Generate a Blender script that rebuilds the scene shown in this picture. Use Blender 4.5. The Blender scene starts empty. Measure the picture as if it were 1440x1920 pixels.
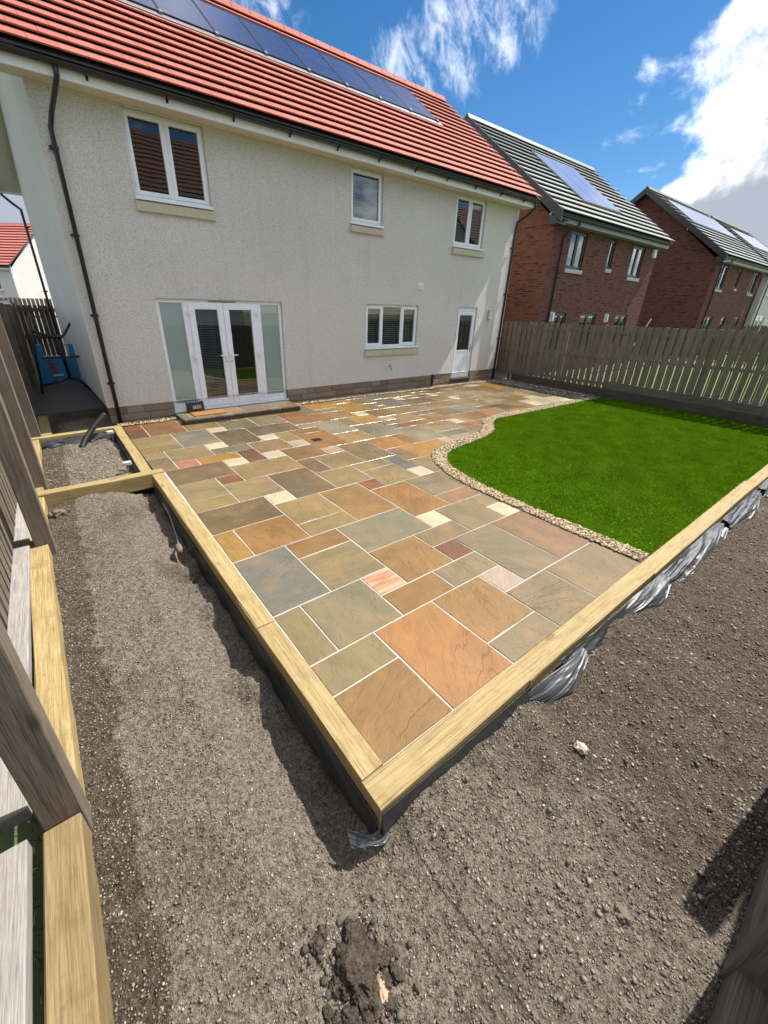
import bpy, math, random
import numpy as np
from mathutils import Matrix, Vector
random.seed(7); np.random.seed(7)
SC = bpy.context.scene
COL = SC.collection
R_ = math.radians

# ------------------------------------------------------------------ camera
CAM_H = 2.16
RGT = Vector((0.80499995, -0.59310441, 0.01422126))
DWN = Vector((-0.24169321, -0.34974472, -0.9051315))
FWD = Vector((0.54181129, 0.72519362, -0.42489379))
cd = bpy.data.cameras.new('camera'); cam = bpy.data.objects.new('camera', cd); COL.objects.link(cam)
cd.sensor_fit = 'VERTICAL'; cd.sensor_height = 36.0; cd.sensor_width = 27.0
cd.lens = 741.4686 / 1920 * 36
cd.shift_x = (720 - 677.0958) / 1920
cd.shift_y = -(960 - 934.3188) / 1920
cd.clip_start = 0.02; cd.clip_end = 3000
m = Matrix.Identity(4)
for i in range(3):
    m[i][0] = RGT[i]; m[i][1] = -DWN[i]; m[i][2] = -FWD[i]
m[2][3] = CAM_H
cam.matrix_world = m
SC.camera = cam

# ------------------------------------------------------------------ sun, sky, exposure
SUN_TRAVEL = Vector((-1.0, 0.120, -1.48)).normalized()
to_sun = -SUN_TRAVEL
SUN_EL = math.asin(to_sun.z); SUN_AZ = math.atan2(to_sun.x, to_sun.y)
sl = bpy.data.lights.new('sun', 'SUN'); so = bpy.data.objects.new('sun', sl); COL.objects.link(so)
sl.energy = 3.8; sl.angle = R_(0.53); sl.color = (1.0, 0.95, 0.87)
so.location = (20, -2, 30)
so.rotation_euler = SUN_TRAVEL.to_track_quat('-Z', 'Y').to_euler()
SC.view_settings.view_transform = 'Standard'; SC.view_settings.look = 'None'
SC.view_settings.gamma = 1.0; SC.view_settings.exposure = 1.0
SC.view_settings.use_curve_mapping = False
SC.cycles.max_bounces = 6; SC.cycles.transparent_max_bounces = 12
SC.cycles.use_denoising = True

class NT:
    """small helper round a node tree"""
    def __init__(s, tree): s.t = tree; s.t.nodes.clear()
    def n(s, typ, ins=None, **kw):
        nd = s.t.nodes.new(typ)
        for k, v in kw.items(): setattr(nd, k, v)
        if ins:
            for k, v in ins.items(): s.set(nd, k, v)
        return nd
    def set(s, nd, k, v):
        sock = nd.inputs[k]
        if hasattr(v, 'is_output') or isinstance(v, bpy.types.NodeSocket): s.t.links.new(v, sock)
        else: sock.default_value = v
    def math(s, op, a, b=0.0, c=0.0, clamp=False):
        nd = s.n('ShaderNodeMath', operation=op); nd.use_clamp = clamp
        s.set(nd, 0, a); s.set(nd, 1, b); s.set(nd, 2, c)
        return nd.outputs[0]
    def vmath(s, op, a, b=(0, 0, 0)):
        nd = s.n('ShaderNodeVectorMath', operation=op); s.set(nd, 0, a); s.set(nd, 1, b)
        return nd.outputs['Value'] if op in ('DOT_PRODUCT', 'LENGTH') else nd.outputs[0]
    def ramp(s, fac, stops, interp='LINEAR'):
        nd = s.n('ShaderNodeValToRGB'); nd.color_ramp.interpolation = interp
        cr = nd.color_ramp
        while len(cr.elements) < len(stops): cr.elements.new(0.5)
        for e, (p, c) in zip(cr.elements, stops):
            e.position = p; e.color = (c, c, c, 1) if isinstance(c, (int, float)) else tuple(c) + ((1,) if len(c) == 3 else ())
        s.set(nd, 'Fac', fac); return nd.outputs['Color']
    def mix(s, fac, a, b, blend='MIX'):
        nd = s.n('ShaderNodeMix', data_type='RGBA', blend_type=blend)
        s.set(nd, 0, fac)
        f = lambda v: tuple(v) + (1,) if isinstance(v, tuple) and len(v) == 3 else v
        s.set(nd, 6, f(a)); s.set(nd, 7, f(b)); return nd.outputs[2]
    def noise(s, vec, scale, detail=4.0, rough=0.55, dist=0.0):
        nd = s.n('ShaderNodeTexNoise', {'Scale': scale, 'Detail': detail, 'Roughness': rough, 'Distortion': dist})
        if vec is not None: s.set(nd, 'Vector', vec)
        return nd.outputs['Fac']
    def map(s, vec, loc=(0, 0, 0), rot=(0, 0, 0), scale=(1, 1, 1)):
        nd = s.n('ShaderNodeMapping', {'Location': loc, 'Rotation': rot, 'Scale': scale}); s.set(nd, 'Vector', vec)
        return nd.outputs[0]
    def bump(s, h, strength=0.5, dist=0.02, normal=None):
        nd = s.n('ShaderNodeBump', {'Strength': strength, 'Distance': dist}); s.set(nd, 'Height', h)
        if normal is not None: s.set(nd, 'Normal', normal)
        return nd.outputs[0]

# world: Nishita sky with procedural clouds by direction
W = bpy.data.worlds.new('World'); SC.world = W; W.use_nodes = True
w = NT(W.node_tree)
sky = w.n('ShaderNodeTexSky', sky_type='NISHITA', sun_disc=False, sun_elevation=SUN_EL, sun_rotation=SUN_AZ,
          altitude=50, air_density=1.0, dust_density=0.15, ozone_density=3.5)
SKY_STRENGTH = 0.060
gen = w.n('ShaderNodeTexCoord').outputs['Generated']
d = w.vmath('NORMALIZE', gen)
def blob(c, r0, r1):
    dt = w.vmath('DOT_PRODUCT', d, tuple(Vector(c).normalized()))
    mr = w.n('ShaderNodeMapRange', {'From Min': math.cos(r1), 'From Max': math.cos(r0), 'To Min': 0.0, 'To Max': 1.0})
    mr.interpolation_type = 'SMOOTHSTEP'; w.set(mr, 'Value', dt); return mr.outputs[0]
def union(lst):
    acc = None
    for c, a, b in lst:
        o = blob(c, a, b); acc = o if acc is None else w.math('MAXIMUM', acc, o)
    return acc
heaps = union([((0.908, 0.290, 0.300), .05, .18), ((0.870, 0.392, 0.300), .02, .11), ((0.937, 0.27, 0.20), .04, .16), ((0.953, 0.26, 0.155), .06, .20),
               ((0.847, 0.465, 0.258), .02, .085), ((0.88, 0.405, 0.247), .02, .09), ((-0.10, 0.98, 0.14), .05, .25)])
clear = union([((0.72, 0.60, 0.34), .22, .50), ((0.45, 0.78, 0.43), .15, .40), ((0.80, 0.35, 0.48), .08, .30)])
def cloud(vec):
    warp = w.noise(vec, 2.2, 3.0, 0.5)
    wv = w.vmath('ADD', vec, w.vmath('MULTIPLY', w.n('ShaderNodeCombineXYZ', {0: warp, 1: warp, 2: warp}).outputs[0], (.16, -.12, .20)))
    n = w.noise(wv, 3.4, 9.0, 0.60, 0.15)
    s = w.math('MULTIPLY_ADD', heaps, 0.24, w.math('MULTIPLY', clear, -0.30))
    return w.math('ADD', n, s)
dens = cloud(w.vmath('MULTIPLY', d, (1, 1, 1.5)))
lit = cloud(w.vmath('MULTIPLY', w.vmath('ADD', d, (.03, .0, .045)), (1, 1, 1.5)))
c_puff = w.n('ShaderNodeMapRange', {'From Min': 0.435, 'From Max': 0.60}); c_puff.interpolation_type = 'SMOOTHSTEP'; w.set(c_puff, 'Value', dens)  # cover beyond the cleared view raised, added to fill the shaded wall
wis = union([((0.655, 0.633, 0.413), .0, .11), ((0.70, 0.576, 0.423), .0, .09), ((0.604, 0.702, 0.378), .0, .09), ((0.39, 0.81, 0.43), .0, .10)])
nw = w.noise(w.map(d, loc=(3.3, 1.7, .4), rot=(0.25, -0.75, 0.35), scale=(9.0, 19.0, 8.0)), 2.4, 10.0, 0.66, 0.35)
c_w = w.n('ShaderNodeMapRange', {'From Min': 0.47, 'From Max': 0.82, 'To Max': 0.40}); c_w.interpolation_type = 'SMOOTHSTEP'
w.set(c_w, 'Value', w.math('ADD', nw, w.math('MULTIPLY', w.math('SUBTRACT', wis, 0.5), .22)))
cov = w.math('MAXIMUM', c_puff.outputs[0], w.math('MULTIPLY', c_w.outputs[0], wis))
shade = w.n('ShaderNodeMapRange', {'From Min': 0.50, 'From Max': 0.72}); shade.interpolation_type = 'SMOOTHSTEP'; w.set(shade, 'Value', lit)
ccol = w.mix(shade.outputs[0], (1.08, 1.08, 1.09), (0.24, 0.27, 0.32))
hs = w.n('ShaderNodeHueSaturation', {'Saturation': 1.30, 'Value': 1.0}); w.set(hs, 'Color', sky.outputs[0])
skc = w.n('ShaderNodeVectorMath', operation='SCALE'); w.set(skc, 0, hs.outputs[0]); w.set(skc, 'Scale', SKY_STRENGTH)
fin = w.mix(cov, skc.outputs[0], ccol)
bg = w.n('ShaderNodeBackground', {'Strength': 1.0}); w.set(bg, 'Color', fin)
ow = w.n('ShaderNodeOutputWorld'); w.set(ow, 'Surface', bg.outputs[0])

# ------------------------------------------------------------------ mesh helpers
def tag(o, label=None, cat=None, group=None, kind=None):
    if label: o['label'] = label
    if cat: o['category'] = cat
    if group: o['group'] = group
    if kind: o['kind'] = kind
    return o
def adopt(o, parent):
    if parent is not None:
        o.parent = parent
        M = Matrix.Identity(4); p = parent
        chain = []
        while p is not None: chain.append(p); p = p.parent
        for q in reversed(chain): M = M @ q.matrix_parent_inverse @ q.matrix_basis
        o.matrix_parent_inverse = M.inverted()
    return o
def empty(name, loc, label, cat, group=None):
    o = bpy.data.objects.new(name, None); COL.objects.link(o); o.location = loc; o.empty_display_size = 0.2
    return tag(o, label, cat, group)
def link(name, me, mat=None, parent=None, smooth=False):
    if mat is not None and not me.materials: me.materials.append(mat)
    o = bpy.data.objects.new(name, me); COL.objects.link(o)
    if smooth: me.polygons.foreach_set('use_smooth', [True] * len(me.polygons))
    return adopt(o, parent)
def npmesh(name, V, F, col=None):
    V = np.asarray(V, dtype=np.float32); F = np.asarray(F, dtype=np.int32)
    me = bpy.data.meshes.new(name); k = F.shape[1]
    me.vertices.add(len(V)); me.vertices.foreach_set('co', V.ravel())
    me.loops.add(F.size); me.loops.foreach_set('vertex_index', F.ravel())
    me.polygons.add(len(F)); me.polygons.foreach_set('loop_start', np.arange(0, F.size, k, dtype=np.int32))
    me.polygons.foreach_set('loop_total', np.full(len(F), k, dtype=np.int32))
    if col is not None:
        a = me.color_attributes.new('Col', 'FLOAT_COLOR', 'POINT')
        a.data.foreach_set('color', np.c_[col, np.ones(len(col))].astype(np.float32).ravel())
    me.update(calc_edges=True); me.validate()
    return me
class MB:
    def __init__(s): s.v = []; s.f = []
    def poly(s, pts):
        b = len(s.v); s.v += [tuple(p) for p in pts]; s.f.append(tuple(range(b, b + len(pts)))); return s
    def hexa(s, p):      # 0-3 bottom ccw, 4-7 top
        b = len(s.v); s.v += [tuple(q) for q in p]
        for f in ((3, 2, 1, 0), (4, 5, 6, 7), (0, 1, 5, 4), (1, 2, 6, 5), (2, 3, 7, 6), (3, 0, 4, 7)): s.f.append(tuple(b + i for i in f))
        return s
    def box(s, x0, x1, y0, y1, z0, z1):
        return s.hexa([(x0, y0, z0), (x1, y0, z0), (x1, y1, z0), (x0, y1, z0), (x0, y0, z1), (x1, y0, z1), (x1, y1, z1), (x0, y1, z1)])
    def ring(s, c, ax, r, n, up=None, a0=0.0, a1=2 * math.pi, closed=True):
        ax = Vector(ax).normalized(); u = ax.orthogonal().normalized() if up is None else Vector(up).normalized()
        u = (u - ax * u.dot(ax)).normalized(); v = ax.cross(u); k = n if closed else n + 1
        b = len(s.v)
        for i in range(k):
            t = a0 + (a1 - a0) * i / n; s.v.append(tuple(Vector(c) + (u * math.cos(t) + v * math.sin(t)) * r))
        return list(range(b, b + k))
    def tube(s, pts, r, n=8, cap=True):
        pts = [Vector(p) for p in pts]; rs = r if isinstance(r, (list, tuple)) else [r] * len(pts)
        rings = []; up = None
        for i, p in enumerate(pts):
            if i == 0: t = pts[1] - p
            elif i == len(pts) - 1: t = p - pts[i - 1]
            else: t = (pts[i + 1] - p).normalized() + (p - pts[i - 1]).normalized()
            t = t.normalized()
            if up is None: up = t.orthogonal().normalized()
            up = (up - t * up.dot(t)).normalized()
            rings.append(s.ring(p, t, rs[i], n, up))
        for a, b in zip(rings, rings[1:]):
            for i in range(n): s.f.append((a[i], a[(i + 1) % n], b[(i + 1) % n], b[i]))
        if cap: s.f.append(tuple(reversed(rings[0]))); s.f.append(tuple(rings[-1]))
        return s
    def mesh(s, name):
        me = bpy.data.meshes.new(name); me.from_pydata(s.v, [], s.f); me.update(); return me
    def build(s, name, mat, parent=None, smooth=False, bevel=0.0, home=False):
        if home and s.v:
            a = np.array(s.v); c = ((a[:, 0].min() + a[:, 0].max()) / 2, (a[:, 1].min() + a[:, 1].max()) / 2, a[:, 2].min())
            s.v = [tuple(p) for p in (a - np.array(c))]
        o = link(name, s.mesh(name), mat, None, smooth)
        if home: o.location = c
        if bevel:
            b = o.modifiers.new('bevel', 'BEVEL'); b.width = bevel; b.segments = 2; b.limit_method = 'ANGLE'
        return adopt(o, parent)
def lattice(shape, seed):
    L = np.random.RandomState(seed).rand(*shape); L[-1] = L[0]; L[:, -1] = L[:, 0]
    return L
_LAT = {}
def vnoise(x, y, seed=0):
    L = _LAT.setdefault(seed, lattice((257, 257), seed))
    x = np.asarray(x, float); y = np.asarray(y, float)
    xi = np.floor(x).astype(int); yi = np.floor(y).astype(int); fx = x - xi; fy = y - yi
    fx = fx * fx * (3 - 2 * fx); fy = fy * fy * (3 - 2 * fy); xi %= 256; yi %= 256
    return (L[xi, yi] * (1 - fx) + L[xi + 1, yi] * fx) * (1 - fy) + (L[xi, yi + 1] * (1 - fx) + L[xi + 1, yi + 1] * fx) * fy
def fbm(x, y, oct=4, seed=0):
    s = 0; a = 1; t = 0
    for k in range(oct):
        s = s + a * vnoise(np.asarray(x) * 2 ** k + 13.7 * k, np.asarray(y) * 2 ** k + 5.1 * k, seed + k); t += a; a *= .5
    return s / t
def patio_z(x, y): return 0.02 * y - 0.006 * (x - 1)

# stones: a few low-poly prototypes, scattered into one mesh
def ico():
    t = (1 + 5 ** .5) / 2
    V = np.array([(-1, t, 0), (1, t, 0), (-1, -t, 0), (1, -t, 0), (0, -1, t), (0, 1, t), (0, -1, -t), (0, 1, -t), (t, 0, -1), (t, 0, 1), (-t, 0, -1), (-t, 0, 1)], float)
    V /= np.linalg.norm(V[0])
    F = np.array([(0, 11, 5), (0, 5, 1), (0, 1, 7), (0, 7, 10), (0, 10, 11), (1, 5, 9), (5, 11, 4), (11, 10, 2), (10, 7, 6), (7, 1, 8), (3, 9, 4), (3, 4, 2), (3, 2, 6), (3, 6, 8), (3, 8, 9), (4, 9, 5), (2, 4, 11), (6, 2, 10), (8, 6, 7), (9, 8, 1)])
    return V, F
ICO_V, ICO_F = ico()
OCT_V = np.array([(1, 0, 0), (0, 1, 0), (-1, 0, 0), (0, -1, 0), (0, 0, 1), (0, 0, -1)], float)
OCT_F = np.array([(0, 1, 4), (1, 2, 4), (2, 3, 4), (3, 0, 4), (1, 0, 5), (2, 1, 5), (3, 2, 5), (0, 3, 5)])
def scatter(name, P, size, pal, mat, parent=None, squash=.62, jit=.28, seed=1, low=False):
    rs = np.random.RandomState(seed); n = len(P)
    BV, BF = (OCT_V, OCT_F) if low else (ICO_V, ICO_F); nv = len(BV)
    V = np.repeat(BV[None], n, 0) * (1 + (rs.rand(n, nv, 1) - .5) * 2 * jit)
    V *= np.stack([1 + .5 * rs.rand(n), .75 + .4 * rs.rand(n), squash + .3 * rs.rand(n)], 1)[:, None, :]
    tl = (rs.rand(n) - .5) * .9; c, s = np.cos(tl)[:, None], np.sin(tl)[:, None]
    x, z = V[:, :, 0] * c - V[:, :, 2] * s, V[:, :, 0] * s + V[:, :, 2] * c; V[:, :, 0] = x; V[:, :, 2] = z
    a = rs.rand(n) * 6.28; c, s = np.cos(a)[:, None], np.sin(a)[:, None]
    x, y = V[:, :, 0] * c - V[:, :, 1] * s, V[:, :, 0] * s + V[:, :, 1] * c; V[:, :, 0] = x; V[:, :, 1] = y
    V = V * np.asarray(size).reshape(-1, 1, 1) + np.asarray(P)[:, None, :]
    F = (BF[None] + (np.arange(n) * nv)[:, None, None]).reshape(-1, 3)
    pal = np.array(pal); cc = pal[rs.randint(0, len(pal), n)] * (.8 + .4 * rs.rand(n, 1))
    me = npmesh(name, V.reshape(-1, 3), F, np.repeat(cc, nv, 0))
    return link(name, me, mat, parent)
def catmull(pts, n=10):
    P = [np.array(p, float) for p in pts]; P = [2 * P[0] - P[1]] + P + [2 * P[-1] - P[-2]]; out = []
    for a, b, c, d_ in zip(P, P[1:], P[2:], P[3:]):
        for k in range(n):
            t = k / n
            out.append(.5 * (2 * b + (c - a) * t + (2 * a - 5 * b + 4 * c - d_) * t * t + (3 * b - a - 3 * c + d_) * t ** 3))
    out.append(P[-2]); return np.array(out)
def inpoly(x, y, poly):
    x = np.asarray(x); y = np.asarray(y); ins = np.zeros(x.shape, bool); j = len(poly) - 1
    for i in range(len(poly)):
        xi, yi = poly[i]; xj, yj = poly[j]
        c = ((yi > y) != (yj > y)) & (x < (xj - xi) * (y - yi) / (yj - yi + 1e-12) + xi); ins ^= c; j = i
    return ins

# ------------------------------------------------------------------ materials
MATS = {}
def mat(name):
    m_ = bpy.data.materials.new(name); m_.use_nodes = True; MATS[name] = m_
    t = NT(m_.node_tree); b = t.n('ShaderNodeBsdfPrincipled'); o = t.n('ShaderNodeOutputMaterial')
    t.t.links.new(b.outputs[0], o.inputs[0]); return m_, t, b
def objco(t, rnd=True):
    c = t.n('ShaderNodeTexCoord').outputs['Object']
    if not rnd: return c
    r = t.n('ShaderNodeObjectInfo').outputs['Random']
    return t.vmath('ADD', c, t.vmath('MULTIPLY', t.n('ShaderNodeCombineXYZ', {0: r, 1: r, 2: r}).outputs[0], (37.0, 53.0, 71.0)))
def worldco(t): return t.n('ShaderNodeNewGeometry').outputs['Position']
def plain(name, c, rough=.5, metal=0.0, spec=.5, var=.12, scale=8.0, bump=0.0, bscale=60.0, coat=0.0):
    m_, t, b = mat(name); co = objco(t)
    n = t.noise(co, scale, 5, .6)
    k = t.math('MULTIPLY_ADD', t.math('SUBTRACT', n, .5), var * 2.4, 1.0)
    cv = t.n('ShaderNodeVectorMath', operation='SCALE'); t.set(cv, 0, c[:3]); t.set(cv, 'Scale', k)
    t.set(b, 'Base Color', cv.outputs[0]); t.set(b, 'Roughness', t.math('MULTIPLY_ADD', t.math('SUBTRACT', n, .5), .25, rough, clamp=True))
    t.set(b, 'Metallic', metal); t.set(b, 'Specular IOR Level', spec); t.set(b, 'Coat Weight', coat)
    if bump: t.set(b, 'Normal', t.bump(t.noise(co, bscale, 3, .6), bump, .01))
    return m_
def wood(name, axis, cols, grain=26.0, knots=.5, rough=.75, bump=.35, stain=0.0, specks=0.0):
    """cols: dark grain, mid, light; axis 0/1/2 = grain direction"""
    m_, t, b = mat(name); co = objco(t)
    s = [grain] * 3; s[axis] = grain * .035
    mp = t.map(co, scale=tuple(s))
    wob = t.noise(co, 2.2, 3, .5)
    v2 = t.vmath('ADD', mp, t.vmath('MULTIPLY', t.n('ShaderNodeCombineXYZ', {0: wob, 1: wob, 2: wob}).outputs[0], (.9, .9, .9)))
    g = t.noise(v2, 2.0, 5, .62, .1)
    s2 = [grain * 6.5] * 3; s2[axis] = grain * .16
    fine = t.noise(t.map(co, scale=tuple(s2)), 1.0, 4, .7)
    gg = t.math('ADD', t.math('MULTIPLY', g, .35), t.math('MULTIPLY', fine, .65))
    c = t.ramp(gg, [(.36, cols[0]), (.49, cols[1]), (.63, cols[2])])
    big = t.noise(co, 1.7, 3, .5)
    c = t.mix(t.math('MULTIPLY', t.math('SUBTRACT', big, .35, clamp=True), .8, clamp=True), c, cols[1], 'MULTIPLY') if False else c
    if knots:
        s3 = [6.0] * 3; s3[axis] = 2.2
        vo = t.n('ShaderNodeTexVoronoi', {'Scale': 1.0, 'Randomness': 1.0}); t.set(vo, 'Vector', t.map(co, scale=tuple(s3)))
        kn = t.ramp(vo.outputs['Distance'], [(.0, .8), (.05, .35), (.085, 1.0), (.17, .0)])
        pick = t.ramp(t.n('ShaderNodeSeparateColor', {0: vo.outputs['Color']}).outputs[0], [(.60, 0.0), (.62, 1.0)])
        c = t.mix(t.math('MULTIPLY', t.math('MULTIPLY', kn, pick), knots), c, tuple(.45 * x for x in cols[0]))
    if stain:
        st = t.ramp(t.noise(co, 5.0, 6, .65), [(.52, 0.0), (.68, 1.0)])
        c = t.mix(t.math('MULTIPLY', st, stain), c, tuple(.62 * x for x in cols[0]))
    if specks:
        sp = t.ramp(t.noise(co, 34.0, 4, .65), [(.60, 0.0), (.72, 1.0)])
        c = t.mix(t.math('MULTIPLY', sp, specks), c, tuple(.4 * x for x in cols[0]))
    s4 = [70.0] * 3; s4[axis] = 1.3
    sp4 = t.ramp(t.noise(t.map(co, scale=tuple(s4)), 1.0, 3, .55), [(.66, 0.0), (.70, 1.0)])
    c = t.mix(t.math('MULTIPLY', sp4, .55), c, tuple(.35 * x for x in cols[0]))
    tint = t.n('ShaderNodeObjectInfo').outputs['Random']
    cv = t.n('ShaderNodeVectorMath', operation='SCALE'); t.set(cv, 0, c); t.set(cv, 'Scale', t.math('MULTIPLY_ADD', tint, .24, .88))
    t.set(b, 'Base Color', cv.outputs[0]); t.set(b, 'Roughness', rough); t.set(b, 'Specular IOR Level', .3)
    t.set(b, 'Normal', t.bump(gg, bump, .006))
    return m_
NEW = ((.225, .148, .055), (.36, .265, .115), (.455, .36, .185))
OLD = ((.080, .064, .048), (.142, .117, .089), (.215, .182, .143))
GREY = ((.20, .185, .165), (.31, .29, .265), (.42, .40, .37))
USED = ((.14, .092, .040), (.215, .155, .072), (.29, .22, .112))
for ax, nm in enumerate('xyz'):
    wood('used_timber_' + nm, ax, USED, 24, .9, .75, .4, .35, .25)
    wood('new_timber_' + nm, ax, NEW, 22, .6, .7, .4, .30, .40)
    wood('old_timber_' + nm, ax, OLD, 26, .7, .85, .5, .2)
    wood('fence_timber_' + nm, ax, ((.105, .082, .060), (.185, .150, .112), (.275, .23, .178)), 26, .7, .85, .5, .2)
    wood('dark_timber_' + nm, ax, tuple(tuple(.62 * v for v in c) for c in OLD), 26, .6, .85, .5, .35)
    wood('grey_timber_' + nm, ax, GREY, 30, .3, .85, .5, .1)

def roughcast(name, base, speck, contrast=.55):
    m_, t, b = mat(name); co = worldco(t)
    a = t.noise(co, 46, 3, .75); f = t.noise(co, 120, 2, .6); l = t.noise(co, .55, 4, .6)
    c = t.mix(t.math('MULTIPLY', t.ramp(a, [(.47, 0.0), (.62, 1.0)]), contrast), base, speck)
    c = t.mix(t.math('MULTIPLY', t.ramp(f, [(.52, 0.0), (.64, 1.0)]), .35), c, tuple(min(1, 1.18 * x) for x in base))
    sc = t.math('MULTIPLY_ADD', t.math('SUBTRACT', l, .5), .22, 1.0)
    stk = t.ramp(t.noise(t.map(co, scale=(5.0, 5.0, .30)), 1.0, 5, .6), [(.52, 0.0), (.72, 1.0)])
    sc = t.math('SUBTRACT', sc, t.math('MULTIPLY', stk, .05))
    cv = t.n('ShaderNodeVectorMath', operation='SCALE'); t.set(cv, 0, c); t.set(cv, 'Scale', sc)
    t.set(b, 'Base Color', cv.outputs[0]); t.set(b, 'Roughness', .9); t.set(b, 'Specular IOR Level', .25)
    vo = t.n('ShaderNodeTexVoronoi', {'Scale': 70.0}); t.set(vo, 'Vector', co)
    t.set(b, 'Normal', t.bump(t.math('ADD', a, t.math('MULTIPLY', vo.outputs['Distance'], .8)), 1.0, .022))
    return m_
roughcast('render_cream', (.83, .80, .745), (.45, .425, .39), .72)
roughcast('render_smooth', (.76, .73, .66), (.64, .61, .55), .25)
roughcast('render_white', (.72, .70, .66), (.56, .55, .52), .35)
plain('white_upvc', (.80, .82, .85), .28, spec=.5, var=.04)
plain('white_paint', (.78, .78, .77), .45, var=.06, bump=.05)
plain('soffit_beige', (.62, .57, .47), .6, var=.06)
plain('black_plastic', (.012, .012, .014), .35, var=.2)
plain('gutter_black', (.016, .014, .014), .4, var=.2)
plain('sill_stone', (.50, .44, .32), .8, var=.15, scale=14, bump=.2)
plain('grey_upvc', (.035, .038, .042), .35, var=.1)
plain('grey_fascia', (.20, .215, .225), .45, var=.08)
plain('grey_sill', (.44, .44, .42), .7, var=.1)
plain('chrome', (.62, .62, .63), .25, 1.0, var=.05)
plain('lamp_glass', (.75, .77, .78), .3, var=.05)
plain('rubber_black', (.018, .018, .019), .55, var=.3)
plain('pipe_black', (.012, .012, .013), .38, var=.3)
plain('coir', (.30, .145, .045), .95, var=.3, scale=60, bump=.8, bscale=240)
plain('crate_dark', (.020, .018, .018), .5, var=.3)
plain('lettering', (.55, .55, .54), .5, var=.05)
plain('toy_blue', (.01, .20, .42), .4, var=.12)
plain('toy_yellow', (.42, .44, .10), .45, var=.12)
plain('toy_orange', (.65, .16, .06), .45, var=.1)
plain('toy_red', (.28, .02, .05), .45, var=.1)
plain('cloth_white', (.70, .72, .72), .85, var=.15)
plain('connector_grey', (.52, .54, .55), .5, var=.1)
plain('lead', (.20, .205, .21), .5, var=.2, scale=10)
plain('membrane', (.028, .030, .033), .34, var=.4, scale=7, bump=.25, bscale=22)
plain('polythene', (.050, .055, .060), .42, spec=.6, var=.6, scale=6, bump=.1, bscale=40)
plain('dark_room', (.03, .03, .033), .9, var=.3)
plain('slate_edge', (.05, .048, .046), .8, var=.3)
plain('frosted_sage', (.84, .90, .85), .35, var=.06, scale=2)
plain('blind_dark', (.045, .038, .036), .6, var=.15)
plain('blind_pale', (.30, .315, .32), .6, var=.1)
plain('curtain', (.30, .27, .24), .9, var=.2)

def glass(name, tint=(.9, .95, .95), refl=.10):
    m_, t, b = mat(name); t.t.nodes.remove(b)
    out = [n for n in t.t.nodes if n.type == 'OUTPUT_MATERIAL'][0]
    fr = t.n('ShaderNodeFresnel', {'IOR': 1.52})
    wv = t.bump(t.noise(worldco(t), 1.4, 2, .5), .015, .05)
    gl = t.n('ShaderNodeBsdfGlossy', {'Roughness': .015, 'Color': (1, 1, 1, 1)}); t.set(gl, 'Normal', wv)
    tr = t.n('ShaderNodeBsdfTransparent', {'Color': tuple(tint) + (1,)})
    mx = t.n('ShaderNodeMixShader'); t.set(mx, 0, t.math('MULTIPLY_ADD', fr.outputs[0], 1.4, refl, clamp=True))
    t.t.links.new(tr.outputs[0], mx.inputs[1]); t.t.links.new(gl.outputs[0], mx.inputs[2]); t.t.links.new(mx.outputs[0], out.inputs[0])
    return m_
glass('window_glass', (.85, .9, .9), .05); glass('door_glass', (.85, .9, .9), .09)

def tile_mat(name, base, dark, rough=.75, patch=.25):
    m_, t, b = mat(name); co = objco(t); wc = worldco(t)
    n = t.noise(wc, 22, 4, .65); l = t.noise(wc, 1.2, 4, .6); r = t.n('ShaderNodeObjectInfo').outputs['Random']
    c = t.mix(t.math('MULTIPLY', t.ramp(n, [(.42, 0.0), (.66, 1.0)]), .5), base, dark)
    c = t.mix(t.math('MULTIPLY', t.ramp(l, [(.5, 0.0), (.72, 1.0)]), patch), c, dark)
    cv = t.n('ShaderNodeVectorMath', operation='SCALE'); t.set(cv, 0, c); t.set(cv, 'Scale', t.math('MULTIPLY_ADD', r, .22, .89))
    t.set(b, 'Base Color', cv.outputs[0]); t.set(b, 'Roughness', rough); t.set(b, 'Specular IOR Level', .25)
    t.set(b, 'Normal', t.bump(n, .15, .004)); return m_
tile_mat('tile_red', (.43, .135, .095), (.31, .092, .068), .75, .5)
tile_mat('tile_red_far', (.46, .15, .12), (.34, .11, .09))
tile_mat('tile_grey', (.225, .24, .225), (.15, .16, .152), .5)
tile_mat('tile_brown', (.17, .08, .055), (.12, .06, .045), .7)
plain('tile_edge_grey', (.022, .026, .026), .6, var=.2)

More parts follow.
